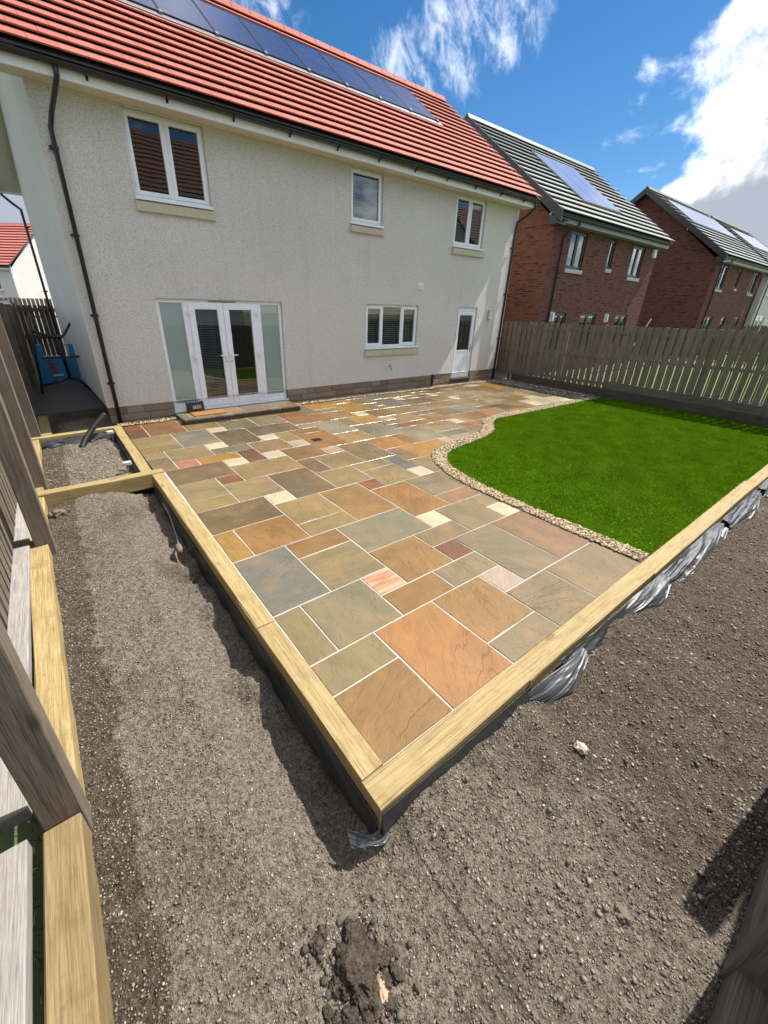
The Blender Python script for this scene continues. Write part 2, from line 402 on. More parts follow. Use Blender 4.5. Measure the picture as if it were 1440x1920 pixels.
def brick_mat(name, c1, c2, mortar, dark=.35):
    m_, t, b = mat(name); wc = worldco(t)
    sp = t.n('ShaderNodeSeparateXYZ'); t.set(sp, 0, wc)
    nz = t.n('ShaderNodeSeparateXYZ'); t.set(nz, 0, t.n('ShaderNodeNewGeometry').outputs['Normal'])
    side = t.math('GREATER_THAN', t.math('ABSOLUTE', nz.outputs[0]), .7)
    u = t.math('ADD', t.math('MULTIPLY', sp.outputs[0], t.math('SUBTRACT', 1.0, side)), t.math('MULTIPLY', sp.outputs[1], side))
    uv = t.n('ShaderNodeCombineXYZ', {0: u, 1: sp.outputs[2], 2: 0.0}).outputs[0]
    br = t.n('ShaderNodeTexBrick', {'Color1': (0, 0, 0, 1), 'Color2': (1, 1, 1, 1), 'Mortar': (.5, .5, .5, 1), 'Scale': 1.0, 'Mortar Size': .012,
             'Mortar Smooth': .1, 'Bias': 0.0, 'Brick Width': .225, 'Row Height': .075}); t.set(br, 'Vector', uv)
    col = t.ramp(br.outputs['Color'], [(0.0, tuple(dark * x for x in c1)), (.32, c1), (.7, c2), (1.0, tuple(.7 * x for x in c2))])
    n = t.noise(wc, 30, 4, .6)
    col = t.mix(t.math('MULTIPLY', n, .35), col, tuple(.6 * x for x in c1))
    col = t.mix(br.outputs['Fac'], col, mortar)
    t.set(b, 'Base Color', col); t.set(b, 'Roughness', .9); t.set(b, 'Specular IOR Level', .2)
    t.set(b, 'Normal', t.bump(t.math('SUBTRACT', t.math('MULTIPLY', n, .3), br.outputs['Fac']), .6, .012)); return m_
brick_mat('brick_orange', (.235, .072, .040), (.285, .10, .055), (.17, .115, .09))
brick_mat('brick_dark_shaded', (.145, .046, .036), (.185, .066, .050), (.13, .088, .074))  # darker copy of the brick, with the rear wall's shade put into its colour

m_, t, b = mat('solar_cells')
wc = worldco(t); n = t.noise(wc, 4, 3, .5)
ck = t.n('ShaderNodeTexBrick', {'Color1': (0, 0, 0, 1), 'Color2': (.25, .25, .25, 1), 'Mortar': (1, 1, 1, 1), 'Scale': 1.0, 'Mortar Size': .006, 'Brick Width': .16, 'Row Height': .13}); ck.offset = 0
t.set(ck, 'Vector', t.map(wc, rot=(0, 0, 0)))
c = t.mix(t.math('MULTIPLY', ck.outputs['Fac'], .22), (.008, .024, .095), (.06, .09, .19))
t.set(b, 'Base Color', c); t.set(b, 'Roughness', t.math('MULTIPLY_ADD', n, .1, .22)); t.set(b, 'Specular IOR Level', .45)

m_, t, b = mat('solar_pale')
wc = worldco(t)
c = t.mix(t.ramp(t.noise(wc, 9, 4, .6), [(.35, 0.0), (.7, 1.0)]), (.04, .07, .20), (.09, .125, .28))
t.set(b, 'Base Color', c); t.set(b, 'Roughness', .28); t.set(b, 'Coat Weight', .7); t.set(b, 'Coat Roughness', .2)

# stone plinth blocks
m_, t, b = mat('plinth_stone')
co = objco(t); n = t.noise(co, 9, 5, .65); r = t.n('ShaderNodeObjectInfo').outputs['Random']
c = t.ramp(t.math('ADD', t.math('MULTIPLY', n, .5), t.math('MULTIPLY', r, .5)), [(.25, (.14, .10, .07)), (.5, (.20, .155, .11)), (.75, (.27, .22, .165))])
t.set(b, 'Base Color', c); t.set(b, 'Roughness', .9); t.set(b, 'Normal', t.bump(n, .7, .02))
plain('plinth_mortar', (.10, .085, .07), .95, var=.2, scale=20, bump=.3)

# sandstone slabs: colour from the object, riven surface, partly wet
m_, t, b = mat('sandstone')
info = t.n('ShaderNodeObjectInfo'); wc = worldco(t)
rv = t.n('ShaderNodeCombineXYZ', {0: info.outputs['Random'], 1: info.outputs['Random'], 2: 0.0}).outputs[0]
co = t.vmath('ADD', wc, t.vmath('MULTIPLY', rv, (90.0, 47.0, 0.0)))
ang = t.n('ShaderNodeVectorRotate', rotation_type='Z_AXIS'); t.set(ang, 'Vector', co); t.set(ang, 'Angle', t.math('MULTIPLY', info.outputs['Random'], 17.0))
co = ang.outputs[0]
vein = t.noise(t.map(co, scale=(1.3, 4.0, 1)), 1.9, 7, .66, .45)
cloud = t.noise(co, 3.0, 5, .6, .5); fine = t.noise(wc, 85, 3, .7)
base = info.outputs['Color']
k = t.math('ADD', t.math('MULTIPLY_ADD', t.math('SUBTRACT', vein, .5), .45, .90), t.math('MULTIPLY', t.math('SUBTRACT', fine, .5), .30))
k = t.math('ADD', k, t.math('MULTIPLY', t.math('SUBTRACT', cloud, .5), .45))
cv = t.n('ShaderNodeVectorMath', operation='SCALE'); t.set(cv, 0, base); t.set(cv, 'Scale', k)
warm = t.mix(t.math('MULTIPLY', t.ramp(cloud, [(.5, 0.0), (.72, 1.0)]), .35), cv.outputs[0], (.30, .155, .055))
grn = t.mix(t.math('MULTIPLY', t.ramp(t.noise(co, 2.1, 4, .6, .6), [(.55, 0.0), (.75, 1.0)]), .3), warm, (.13, .125, .085))
sp = t.n('ShaderNodeSeparateXYZ'); t.set(sp, 0, wc)
wetn = t.noise(wc, .9, 4, .6)
wet = t.n('ShaderNodeMapRange', {'From Min': .38, 'From Max': .64}); wet.interpolation_type = 'SMOOTHSTEP'
t.set(wet, 'Value', t.math('ADD', wetn, t.math('MULTIPLY', t.math('SUBTRACT', sp.outputs[1], 5.2, clamp=False), .055)))
wsc = t.n('ShaderNodeVectorMath', operation='SCALE'); t.set(wsc, 0, grn); t.set(wsc, 'Scale', t.math('MULTIPLY_ADD', wet.outputs[0], -.10, 1.0))
cn = t.noise(t.map(co, scale=(1.0, 2.6, 1)), 1.4, 6, .55, .9)
crk = t.ramp(t.math('ABSOLUTE', t.math('SUBTRACT', cn, .5)), [(.0, 1.0), (.006, .55), (.016, 0.0)])
pick = t.ramp(t.noise(co, 1.1, 2, .5), [(.46, 0.0), (.56, 1.0)])
crk = t.math('MULTIPLY', crk, pick)
t.set(b, 'Base Color', t.mix(t.math('MULTIPLY', crk, .24), wsc.outputs[0], t.mix(1.0, wsc.outputs[0], (.45, .38, .32), 'MULTIPLY')))
rr = t.math('MULTIPLY_ADD', t.math('SUBTRACT', fine, .5), .25, t.math('MULTIPLY_ADD', wet.outputs[0], -.36, .56), clamp=True)
t.set(b, 'Roughness', rr); t.set(b, 'Specular IOR Level', t.math('MULTIPLY_ADD', wet.outputs[0], .25, .28))
rip = t.noise(t.map(co, scale=(2.2, 5.0, 1)), 1.7, 6, .6, .7)
step = t.ramp(rip, [(.44, 0.0), (.47, .55), (.60, .6), (.63, 1.0)])
h = t.math('SUBTRACT', t.math('ADD', t.math('MULTIPLY', step, .6), t.math('MULTIPLY', fine, .35)), t.math('MULTIPLY', crk, .6))
t.set(b, 'Normal', t.bump(h, .6, .008))

# stripy small slab
m_, t, b = mat('sandstone_striped')
wc = worldco(t)
s_ = t.noise(t.map(wc, rot=(0, 0, R_(-35)), scale=(1.2, 13, 1)), 1.0, 4, .6, .5)
t.set(b, 'Base Color', t.ramp(s_, [(.25, (.47, .34, .21)), (.45, (.44, .27, .15)), (.56, (.30, .125, .06)), (.66, (.42, .25, .145)), (.85, (.47, .36, .24))])); t.set(b, 'Roughness', .55)

m_, t, b = mat('pointing')
wc = worldco(t); n = t.noise(wc, 60, 4, .6); l = t.noise(wc, 3, 4, .6)
t.set(b, 'Base Color', t.ramp(t.math('ADD', t.math('MULTIPLY', n, .4), t.math('MULTIPLY', l, .6)), [(.3, (.32, .295, .26)), (.6, (.46, .43, .385))]))
t.set(b, 'Roughness', .85); t.set(b, 'Normal', t.bump(n, .3, .004))

def stone_mat(name, rough=.7):
    m_, t, b = mat(name); a = t.n('ShaderNodeVertexColor'); a.layer_name = 'Col'
    n = t.noise(worldco(t), 90, 3, .6)
    cv = t.n('ShaderNodeVectorMath', operation='SCALE'); t.set(cv, 0, a.outputs[0]); t.set(cv, 'Scale', t.math('MULTIPLY_ADD', n, .5, .75))
    t.set(b, 'Base Color', cv.outputs[0]); t.set(b, 'Roughness', rough); return m_
stone_mat('pebbles'); stone_mat('grit', .9)

# soil, with damp darker patches
m_, t, b = mat('soil')
wc = worldco(t); sp = t.n('ShaderNodeSeparateXYZ'); t.set(sp, 0, wc)
f1 = t.noise(wc, 95, 4, .7); f2 = t.noise(wc, 34, 5, .65); l = t.noise(wc, 1.6, 5, .6, .3); l2 = t.noise(wc, 4.5, 4, .6)
vo = t.n('ShaderNodeTexVoronoi', {'Scale': 62.0, 'Randomness': 1.0}); t.set(vo, 'Vector', wc)
c = t.ramp(t.math('ADD', t.math('MULTIPLY', f1, .5), t.math('MULTIPLY', f2, .5)), [(.37, (.048, .039, .029)), (.475, (.165, .140, .108)), (.60, (.32, .278, .22))])
peb = t.ramp(t.n('ShaderNodeSeparateColor', {0: vo.outputs['Color']}).outputs[0], [(.86, 0.0), (.88, 1.0)])
pm = t.math('MULTIPLY', peb, t.ramp(vo.outputs['Distance'], [(.30, 1.0), (.42, 0.0)]))
c = t.mix(t.math('MULTIPLY', pm, .6), c, (.30, .26, .21))
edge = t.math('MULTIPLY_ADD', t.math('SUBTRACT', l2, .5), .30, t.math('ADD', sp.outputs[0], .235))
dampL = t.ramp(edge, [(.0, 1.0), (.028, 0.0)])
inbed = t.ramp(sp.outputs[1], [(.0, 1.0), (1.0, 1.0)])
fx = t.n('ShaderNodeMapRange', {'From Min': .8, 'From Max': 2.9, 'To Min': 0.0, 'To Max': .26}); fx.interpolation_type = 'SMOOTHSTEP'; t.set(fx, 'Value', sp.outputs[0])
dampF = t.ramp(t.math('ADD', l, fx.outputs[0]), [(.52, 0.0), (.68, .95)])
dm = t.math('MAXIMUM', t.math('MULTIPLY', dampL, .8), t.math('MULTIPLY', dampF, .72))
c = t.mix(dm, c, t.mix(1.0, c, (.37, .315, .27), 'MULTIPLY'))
t.set(b, 'Base Color', c); t.set(b, 'Roughness', .95); t.set(b, 'Specular IOR Level', .15)
hh = t.math('ADD', t.math('MULTIPLY', f1, .6), t.math('MULTIPLY', f2, 1.0))
t.set(b, 'Normal', t.bump(hh, 1.0, .034))

m_, t, b = mat('soil_damp')
wc = worldco(t); f1 = t.noise(wc, 120, 4, .7); f2 = t.noise(wc, 40, 4, .6)
t.set(b, 'Base Color', t.ramp(t.math('ADD', t.math('MULTIPLY', f1, .5), t.math('MULTIPLY', f2, .5)), [(.36, (.050, .039, .029)), (.5, (.105, .085, .063)), (.64, (.20, .168, .130))])); t.set(b, 'Roughness', .95); t.set(b, 'Specular IOR Level', .15)
t.set(b, 'Normal', t.bump(f1, 1.0, .02))

m_, t, b = mat('turf_base')
wc = worldco(t); n = t.noise(wc, 3.5, 5, .6)
t.set(b, 'Base Color', t.ramp(n, [(.3, (.045, .105, .002)), (.7, (.08, .165, .004))])); t.set(b, 'Roughness', .9); t.set(b, 'Specular IOR Level', .03)
t.set(b, 'Normal', t.bump(t.noise(wc, 120, 3, .7), .8, .02))
m_, t, b = mat('turf_blades')
wc = worldco(t); n = t.noise(t.map(wc, scale=(1, 1, .2)), 2.6, 5, .6); a = t.n('ShaderNodeVertexColor'); a.layer_name = 'Col'
c = t.mix(t.ramp(n, [(.3, 0.0), (.7, 1.0)]), (.075, .160, .004), (.150, .275, .008))
tc = t.mix(1.0, c, a.outputs[0], 'MULTIPLY'); t.set(b, 'Base Color', tc); t.set(b, 'Roughness', .6); t.set(b, 'Specular IOR Level', .02)
tl = t.n('ShaderNodeBsdfTranslucent'); t.set(tl, 'Color', tc); mx = t.n('ShaderNodeMixShader', {0: .25}); t.t.links.new(b.outputs[0], mx.inputs[1]); t.t.links.new(tl.outputs[0], mx.inputs[2])
t.t.links.new(mx.outputs[0], [q for q in t.t.nodes if q.type == 'OUTPUT_MATERIAL'][0].inputs[0])
m_, t, b = mat('grass')
wc = worldco(t); n = t.noise(wc, 8, 5, .65); n2 = t.noise(wc, 90, 3, .7)
t.set(b, 'Base Color', t.ramp(t.math('ADD', t.math('MULTIPLY', n, .5), t.math('MULTIPLY', n2, .5)), [(.3, (.075, .12, .02)), (.7, (.17, .24, .05))])); t.set(b, 'Roughness', .9)
t.set(b, 'Normal', t.bump(n2, .8, .03))
m_, t, b = mat('gravel_ground')
wc = worldco(t); n2 = t.noise(wc, 55, 3, .7)
t.set(b, 'Base Color', t.ramp(n2, [(.3, (.055, .052, .048)), (.7, (.16, .15, .135))])); t.set(b, 'Roughness', .95); t.set(b, 'Normal', t.bump(n2, 1.0, .03))
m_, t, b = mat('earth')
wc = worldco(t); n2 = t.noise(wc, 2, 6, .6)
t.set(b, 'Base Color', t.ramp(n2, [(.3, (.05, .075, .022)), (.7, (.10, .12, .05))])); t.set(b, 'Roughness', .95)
M = MATS

# ================================================================== setting: ground and earth
def sheet(name, pts, mat_, kind='structure', parent=None):
    o = MB().poly(pts).build(name, mat_, parent)
    if kind and parent is None: o['kind'] = kind
    return o
sheet('ground', [(-900, -900, -.75), (900, -900, -.75), (900, 900, -.75), (-900, 900, -.75)], M['earth'])
sheet('neighbour_lawn', [(12.85, -3, -.02), (24.0, -3, -.06), (24.0, 8.0, -.02), (12.85, 8.0, .05)], M['grass'])
sheet('neighbour_path', [(12.85, 8.0, .055), (60.0, 8.0, -.0), (60.0, 24.0, .0), (12.85, 24.0, .055)], M['gravel_ground'])
sheet('far_lawn', [(24.0, -3, -.06), (60, -3, -.06), (60, 8.0, -.02), (24.0, 8.0, -.02)], M['grass'])
sheet('left_verge', [(-9, -4, -.30), (-.56, -4, -.30), (-.64, 8.6, -.04), (-9, 8.6, -.04)], M['earth'])  # grass strip in the dark earth colour, which stands in for its shade
sheet('front_road', [(-60, 21.0, .12), (60, 21.0, .12), (60, 38, .2), (-60, 38, .2)], M['gravel_ground'])
sheet('side_path', [(-.72, 9.95, .25), (.66, 9.95, .25), (.55, 16.4, .38), (-.78, 16.4, .38)], M['gravel_ground'])
sheet('front_path', [(-9, 16.4, .38), (13, 16.4, .38), (13, 21.0, .12), (-9, 21.0, .12)], M['gravel_ground'])

# ================================================================== houses
def wall_panel(mb, x0, x1, z0, z1, y, holes, depth=.12):
    xs = sorted({x0, x1, *[h[0] for h in holes], *[h[1] for h in holes]}); zs = sorted({z0, z1, *[h[2] for h in holes], *[h[3] for h in holes]})
    for a, b_ in zip(xs, xs[1:]):
        for c_, d_ in zip(zs, zs[1:]):
            cx, cz = (a + b_) / 2, (c_ + d_) / 2
            if any(h[0] < cx < h[1] and h[2] < cz < h[3] for h in holes): continue
            mb.poly([(a, y, c_), (b_, y, c_), (b_, y, d_), (a, y, d_)])
    for a, b_, c_, d_ in holes:
        Y = y + depth
        mb.poly([(a, y, c_), (a, y, d_), (a, Y, d_), (a, Y, c_)]); mb.poly([(b_, y, d_), (b_, y, c_), (b_, Y, c_), (b_, Y, d_)])
        mb.poly([(a, y, d_), (b_, y, d_), (b_, Y, d_), (a, Y, d_)]); mb.poly([(b_, y, c_), (a, y, c_), (a, Y, c_), (b_, Y, c_)])
def frame_rect(mb, x0, x1, z0, z1, w_, y0, y1):
    mb.box(x0, x0 + w_, y0, y1, z0, z1); mb.box(x1 - w_, x1, y0, y1, z0, z1)
    mb.box(x0 + w_, x1 - w_, y0, y1, z0, z0 + w_); mb.box(x0 + w_, x1 - w_, y0, y1, z1 - w_, z1)
def lining(parent, x0, x1, z0, z1, y0, y1, m_='dark_room'):
    b = MB()
    b.poly([(x0, y1, z0), (x1, y1, z0), (x1, y1, z1), (x0, y1, z1)])
    b.poly([(x0, y0, z0), (x0, y1, z0), (x0, y1, z1), (x0, y0, z1)]); b.poly([(x1, y1, z0), (x1, y0, z0), (x1, y0, z1), (x1, y1, z1)])
    b.poly([(x0, y0, z1), (x0, y1, z1), (x1, y1, z1), (x1, y0, z1)]); b.poly([(x0, y1, z0), (x0, y0, z0), (x1, y0, z0), (x1, y1, z0)])
    b.build('room_lining', M[m_], parent)
def blind(parent, x0, x1, z0, z1, y, m_='blind_dark', pitch=.05, tilt=.55, wd=.05):
    b = MB(); z = z1 - .02
    dy, dz = wd / 2 * math.cos(tilt), wd / 2 * math.sin(tilt)
    while z > z0 + .02:
        b.hexa([(x0, y - dy, z - dz), (x1, y - dy, z - dz), (x1, y + dy, z + dz), (x0, y + dy, z + dz),
                (x0, y - dy, z - dz + .003), (x1, y - dy, z - dz + .003), (x1, y + dy, z + dz + .003), (x0, y + dy, z + dz + .003)])
        z -= pitch
    for q in (.22, .78): b.box(x0 + (x1 - x0) * q - .003, x0 + (x1 - x0) * q + .003, y - .004, y + .004, z0, z1)
    b.build('blind', M[m_], parent)
def window(parent, x0, x1, z0, z1, y, cols, fr='white_upvc', sill=None, bl=None, board=True, detail=True, sash=None):
    """cols: fractions where mullions stand; sash: which lights open"""
    f = MB(); yf, yb = y + .045, y + .115; bz = .055 if board else 0.0
    frame_rect(f, x0 + .004, x1 - .004, z0 + bz, z1 - .004, .05, yf + .012, yb)
    edges = [x0 + .054] + [x0 + (x1 - x0) * c_ for c_ in cols] + [x1 - .054]
    for c_ in edges[1:-1]: f.box(c_ - .03, c_ + .03, yf + .010, yb - .003, z0 + bz + .05, z1 - .054)
    lights = []
    for i, (a, b_) in enumerate(zip(edges, edges[1:])):
        if i > 0: a += .03
        if i < len(edges) - 2: b_ -= .03
        op = True if sash is None else sash[i]
        if op:
            frame_rect(f, a - .012, b_ + .012, z0 + bz + .038, z1 - .042, .055, yf - .004, yb - .012); q = .043
        else: q = .0
        lights.append((a + q, b_ - q, z0 + bz + .05 + q, z1 - .054 - q))
    if board: f.box(x0 - .012 if detail else x0, x1 + .012 if detail else x1, y - .045, yb, z0 + .006, z0 + bz - .004)
    o = f.build('window', M[fr], parent, bevel=.004 if detail else 0)
    for L in lights:
        MB().poly([(L[0] - .006, yf + .03, L[2] - .006), (L[1] + .006, yf + .03, L[2] - .006), (L[1] + .006, yf + .03, L[3] + .006), (L[0] - .006, yf + .03, L[3] + .006)]).build('pane', M['window_glass'], o)
    lining(o, x0 + .02, x1 - .02, z0 + .03, z1 - .02, yb + .005, y + .75)
    if bl: blind(o, x0 + .05, x1 - .05, z0 + .1, z1 - .05, y + .19, bl)
    if sill:
        s_ = MB(); mid = sill[4] if len(sill) > 4 else None
        xs = [sill[0], sill[1]] if mid is None else [sill[0], mid - .002, mid + .002, sill[1]]
        for a, b_ in zip(xs[::2], xs[1::2]):
            s_.hexa([(a, y - .055, sill[2]), (b_, y - .055, sill[2]), (b_, y + .02, sill[2]), (a, y + .02, sill[2]),
                     (a, y - .055, sill[3] - .012), (b_, y - .055, sill[3] - .012), (b_, y + .02, sill[3]), (a, y + .02, sill[3])])
        s_.build('sill', M[sill[5] if len(sill) > 5 else 'sill_stone'], o, bevel=.006)
    return o
def course_strip(mb, xa, xb, y0, z0, p, s0, s1, up0=.030, th=.026, sgn=1):
    """one course of tiles from slope distance s0 to s1, standing proud at its lower edge"""
    c_, s_ = 1 / math.hypot(1, p), p / math.hypot(1, p)
    def pt(x, s, n): return (x, y0 + sgn * (s * c_ - n * s_), z0 + s * s_ + n * c_)
    lo = [(s0, up0), (s1, .002), (s1, .012), (s0, up0 + th)]
    q = [pt(xa, *lo[0]), pt(xb, *lo[0]), pt(xb, *lo[1]), pt(xa, *lo[1]), pt(xa, *lo[3]), pt(xb, *lo[3]), pt(xb, *lo[2]), pt(xa, *lo[2])]
    if sgn < 0: q = [q[1], q[0], q[3], q[2], q[5], q[4], q[7], q[6]]
    mb.hexa(q)
def downpipe(parent, path, m_='black_plastic', r=.034, br=()):
    o = MB().tube(path, r, 10).build('downpipe', M[m_], parent, smooth=True)
    for (x, y, z) in br:
        b = MB(); b.box(x - .06, x + .06, y - .02, y + .05, z - .016, z + .016); b.tube([(x, y, z - .022), (x, y, z + .022)], r + .008, 10)
        b.build('pipe_bracket', M[m_], o)
    return o
def gutter(parent, xa, xb, y, z, m_='gutter_black', r=.058, brk=1.05):
    b = MB(); n = 8
    A = b.ring((xa, y, z), (1, 0, 0), r, n, (0, 1, 0), math.pi, 2 * math.pi, False); B = b.ring((xb, y, z), (1, 0, 0), r, n, (0, 1, 0), math.pi, 2 * math.pi, False)
    A2 = b.ring((xa, y, z), (1, 0, 0), r - .006, n, (0, 1, 0), math.pi, 2 * math.pi, False); B2 = b.ring((xb, y, z), (1, 0, 0), r - .006, n, (0, 1, 0), math.pi, 2 * math.pi, False)
    for i in range(n): b.f.append((A[i], A[i + 1], B[i + 1], B[i])); b.f.append((A2[i + 1], A2[i], B2[i], B2[i + 1]))
    b.f.append(tuple(A)); b.f.append(tuple(reversed(B)))
    for e in (0, n): b.f.append((A[e], A2[e], B2[e], B[e]))
    o = b.build('gutter', M[m_], parent, smooth=False)
    if brk:
        x = xa + .4
        while x < xb - .2:
            k = MB(); k.box(x - .015, x + .015, y - r - .004, y + .075, z - r - .012, z - r + .003); k.box(x - .015, x + .015, y + .045, y + .075, z - r - .045, z - r - .012)
            k.build('gutter_bracket', M[m_], o); x += brk
    return o
def shell(parent, x0, x1, yw, yf, zg, ze, zr, yr, mats, holes, xl_far=None, skirt=0.0):
    """rear wall with openings, two gables, front wall"""
    b = MB(); wall_panel(b, x0, x1, zg, ze, yw, holes)
    b.build('wall', M[mats[0]], parent)
    p = (zr - ze) / (yr - yw); xf = x0 if xl_far is None else xl_far
    k = MB(); k.poly([(xf, yf, zg), (x0, yw, zg), (x0, yw, ze), ((x0 + xf) / 2, yr, zr), (xf, yf, ze)]); k.build('gable_wall', M[mats[1]], parent)
    k = MB(); k.poly([(x1, yw, zg), (x1, yf, zg), (x1, yf, ze), (x1, yr, zr), (x1, yw, ze)]); k.build('gable_wall', M[mats[1]], parent)
    k = MB(); k.poly([(x1, yf, zg), (xf, yf, zg), (xf, yf, ze), (x1, yf, ze)]); k.build('front_wall', M[mats[1]], parent)

# ---- the main house -------------------------------------------------
HX0, HX1, HY = .60, 12.20, 8.72
EY, EZ, PIT = 8.22, 5.20, .79
RY = 12.46; RZ = EZ + PIT * (RY - EY); HF = 16.2
house = empty('main_house', (6.4, 12.4, .15), 'cream roughcast two storey house with red tiled roof and solar panels', 'house')
WIN = [(1.755, 3.01, 3.81, 5.005), (6.10, 7.02, 3.955, 5.005), (9.495, 10.72, 3.81, 5.005), (6.57, 8.385, 1.29, 2.355)]
FD = (1.75, 4.285, .262, 2.345); BD = (9.98, 10.87, .285, 2.355)
PLZ = .485
shell(house, HX0, HX1, HY, HF, PLZ, 5.02, RZ - .12, RY, ('render_cream', 'render_smooth'), WIN + [(FD[0], FD[1], PLZ, FD[3]), (BD[0], BD[1], PLZ, BD[3])], xl_far=.40)
# plinth of coursed stone blocks below the render
pl = MB()
for a, b_ in ((HX0 + .012, FD[0]), (FD[1], BD[0]), (BD[1], HX1 - .012)):
    pl.box(a, b_, HY + .03, HY + .12, .02, PLZ)
pl.box(BD[0], BD[1], HY + .03, HY + .12, .02, BD[2] - .03)
pl.box(HX0 + .03, HX0 + .12, HY + .12, HF, .02, PLZ)
plo = pl.build('plinth', M['plinth_mortar'], house)
unit = MB().box(-.5, .5, -.5, .5, -.5, .5).mesh('plinth_stone'); unit.materials.append(M['plinth_stone'])
def bevelbox(nm, mat_, w_=.06):
    b = MB(); e = .5 - w_
    b.hexa([(-.5, -e, -.5), (.5, -e, -.5), (.5, .5, -.5), (-.5, .5, -.5), (-.5, -e, .5), (.5, -e, .5), (.5, .5, .5), (-.5, .5, .5)])
    b.v += [(-e, -.5, -e), (e, -.5, -e), (e, -.5, e), (-e, -.5, e)]
    k = len(b.v) - 4
    b.f = [f for f in b.f if set(f) != {0, 1, 5, 4}]
    b.f += [(k, k + 1, k + 2, k + 3), (0, 1, k + 1, k), (1, 5, k + 2, k + 1), (5, 4, k + 3, k + 2), (4, 0, k, k + 3)]
    me = b.mesh(nm); me.materials.append(M[mat_]); return me
unit = bevelbox('plinth_stone', 'plinth_stone')
rnd = random.Random(3)
for row, (za, zb) in enumerate(((.345, .482), (.205, .338), (.065, .198))):
    for a, b_ in ((HX0, FD[0]), (FD[1], BD[0]), (BD[1], HX1)):
        x = a
        while x < b_ - .02:
            ln = rnd.choice((.22, .30, .38, .46, .55)); x2 = x + ln
            if b_ - x2 < .12: x2 = b_
            o = bpy.data.objects.new('plinth_stone', unit); COL.objects.link(o)
            o.location = ((x + x2) / 2, HY + .035 + rnd.uniform(-.006, .004), (za + zb) / 2); o.scale = (x2 - x - .008, .06, zb - za - .002)
            adopt(o, plo); x = x2
    x = BD[0]
    if zb < BD[2]:
        while x < BD[1] - .02:
            x2 = min(x + .445, BD[1]); o = bpy.data.objects.new('plinth_stone', unit); COL.objects.link(o)
            o.location = ((x + x2) / 2, HY + .035, (za + zb) / 2); o.scale = (x2 - x - .008, .06, zb - za - .002); adopt(o, plo); x = x2
# windows
window(house, *WIN[0], HY, [.5], sill=(1.735, 3.045, 3.655, 3.80), bl='blind_dark')
window(house, *WIN[1], HY, [], sill=(6.085, 7.055, 3.815, 3.945), bl='blind_pale')
window(house, *WIN[2], HY, [.5], sill=(9.475, 10.79, 3.655, 3.80), bl='blind_dark')
window(house, *WIN[3], HY, [.315, .685], sill=(6.545, 8.435, 1.13, 1.275, 7.50), bl='blind_pale', sash=[True, False, True])
# french doors with side lights
x0, x1, z0, z1 = FD; y = HY
f = MB(); frame_rect(f, x0 + .004, x1 - .004, z0 + .02, z1 - .004, .06, y + .05, y + .12)
XM = [2.275, 2.995, 3.745]
for xm in (XM[0], XM[2]): f.box(xm - .055, xm + .055, y + .048, y + .118, z0 + .08, z1 - .064)
f.box(x0 + .06, XM[0] - .055, y + .052, y + .116, z0 + .08, z0 + .16); f.box(XM[2] + .055, x1 - .06, y + .052, y + .116, z0 + .08, z0 + .16)
f.box(x0 - .01, x1 + .01, y - .03, y + .12, z0 - .01, z0 + .018)
fdo = f.build('french_doors', M['white_upvc'], house, bevel=.005)
for a, b_ in ((XM[0] + .05, XM[1] - .003), (XM[1] + .003, XM[2] - .05)):
    l_ = MB(); w_ = .115
    l_.box(a, a + w_, y + .028, y + .10, z0 + .055, z1 - .05); l_.box(b_ - w_, b_, y + .028, y + .10, z0 + .055, z1 - .05)
    l_.box(a + w_, b_ - w_, y + .028, y + .10, z0 + .055, z0 + .20); l_.box(a + w_, b_ - w_, y + .028, y + .10, z1 - .17, z1 - .05)
    l_.build('door_leaf', M['white_upvc'], fdo, bevel=.006)
    MB().poly([(a + w_ - .005, y + .062, z0 + .195), (b_ - w_ + .005, y + .062, z0 + .195), (b_ - w_ + .005, y + .062, z1 - .165), (a + w_ - .005, y + .062, z1 - .165)]).build('pane', M['door_glass'], fdo)
    blind(fdo, a + w_, b_ - w_, z0 + .21, z1 - .18, y + .13, 'blind_pale' if a < 2.9 else 'blind_dark', .032, .5, .026)
    hx = b_ - .05 if a < 2.9 else a + .05; sg = -1 if a < 2.9 else 1
    h_ = MB(); h_.box(hx - .015, hx + .015, y + .010, y + .028, 1.13, 1.37); h_.tube([(hx, y + .02, 1.31), (hx, y - .03, 1.31), (hx + sg * .13, y - .035, 1.31)], .011, 8)
    h_.build('door_handle', M['white_upvc'], fdo, smooth=False)
    k_ = MB(); k_.tube([(hx, y + .012, 1.19), (hx, y + .004, 1.19)], .012, 8); k_.build('lock', M['rubber_black'], fdo)
    ex = a if a < 2.9 else b_
    for hz in (.45, 1.28, 2.10):
        q = MB(); q.box(ex - .05, ex + .05, y + .004, y + .03, hz, hz + .05); q.tube([(ex, y + .004, hz - .05), (ex, y + .004, hz + .05)], .012, 8); q.build('hinge', M['white_upvc'], fdo)
for a, b_ in ((x0 + .064, XM[0] - .055), (XM[2] + .055, x1 - .064)):
    MB().poly([(a, y + .085, z0 + .16), (b_, y + .085, z0 + .16), (b_, y + .085, z1 - .064), (a, y + .085, z1 - .064)]).build('pane', M['window_glass'], fdo)
    MB().poly([(a, y + .10, z0 + .16), (b_, y + .10, z0 + .16), (b_, y + .10, z1 - .064), (a, y + .10, z1 - .064)]).build('roller_blind', M['frosted_sage'], fdo)
lining(fdo, x0 + .02, x1 - .02, z0 + .02, z1 - .02, y + .16, y + 1.6)
v_ = MB(); v_.box(2.72, 3.27, y + .035, y + .05, z1 - .042, z1 - .016); v_.build('trickle_vent', M['curtain'], fdo)
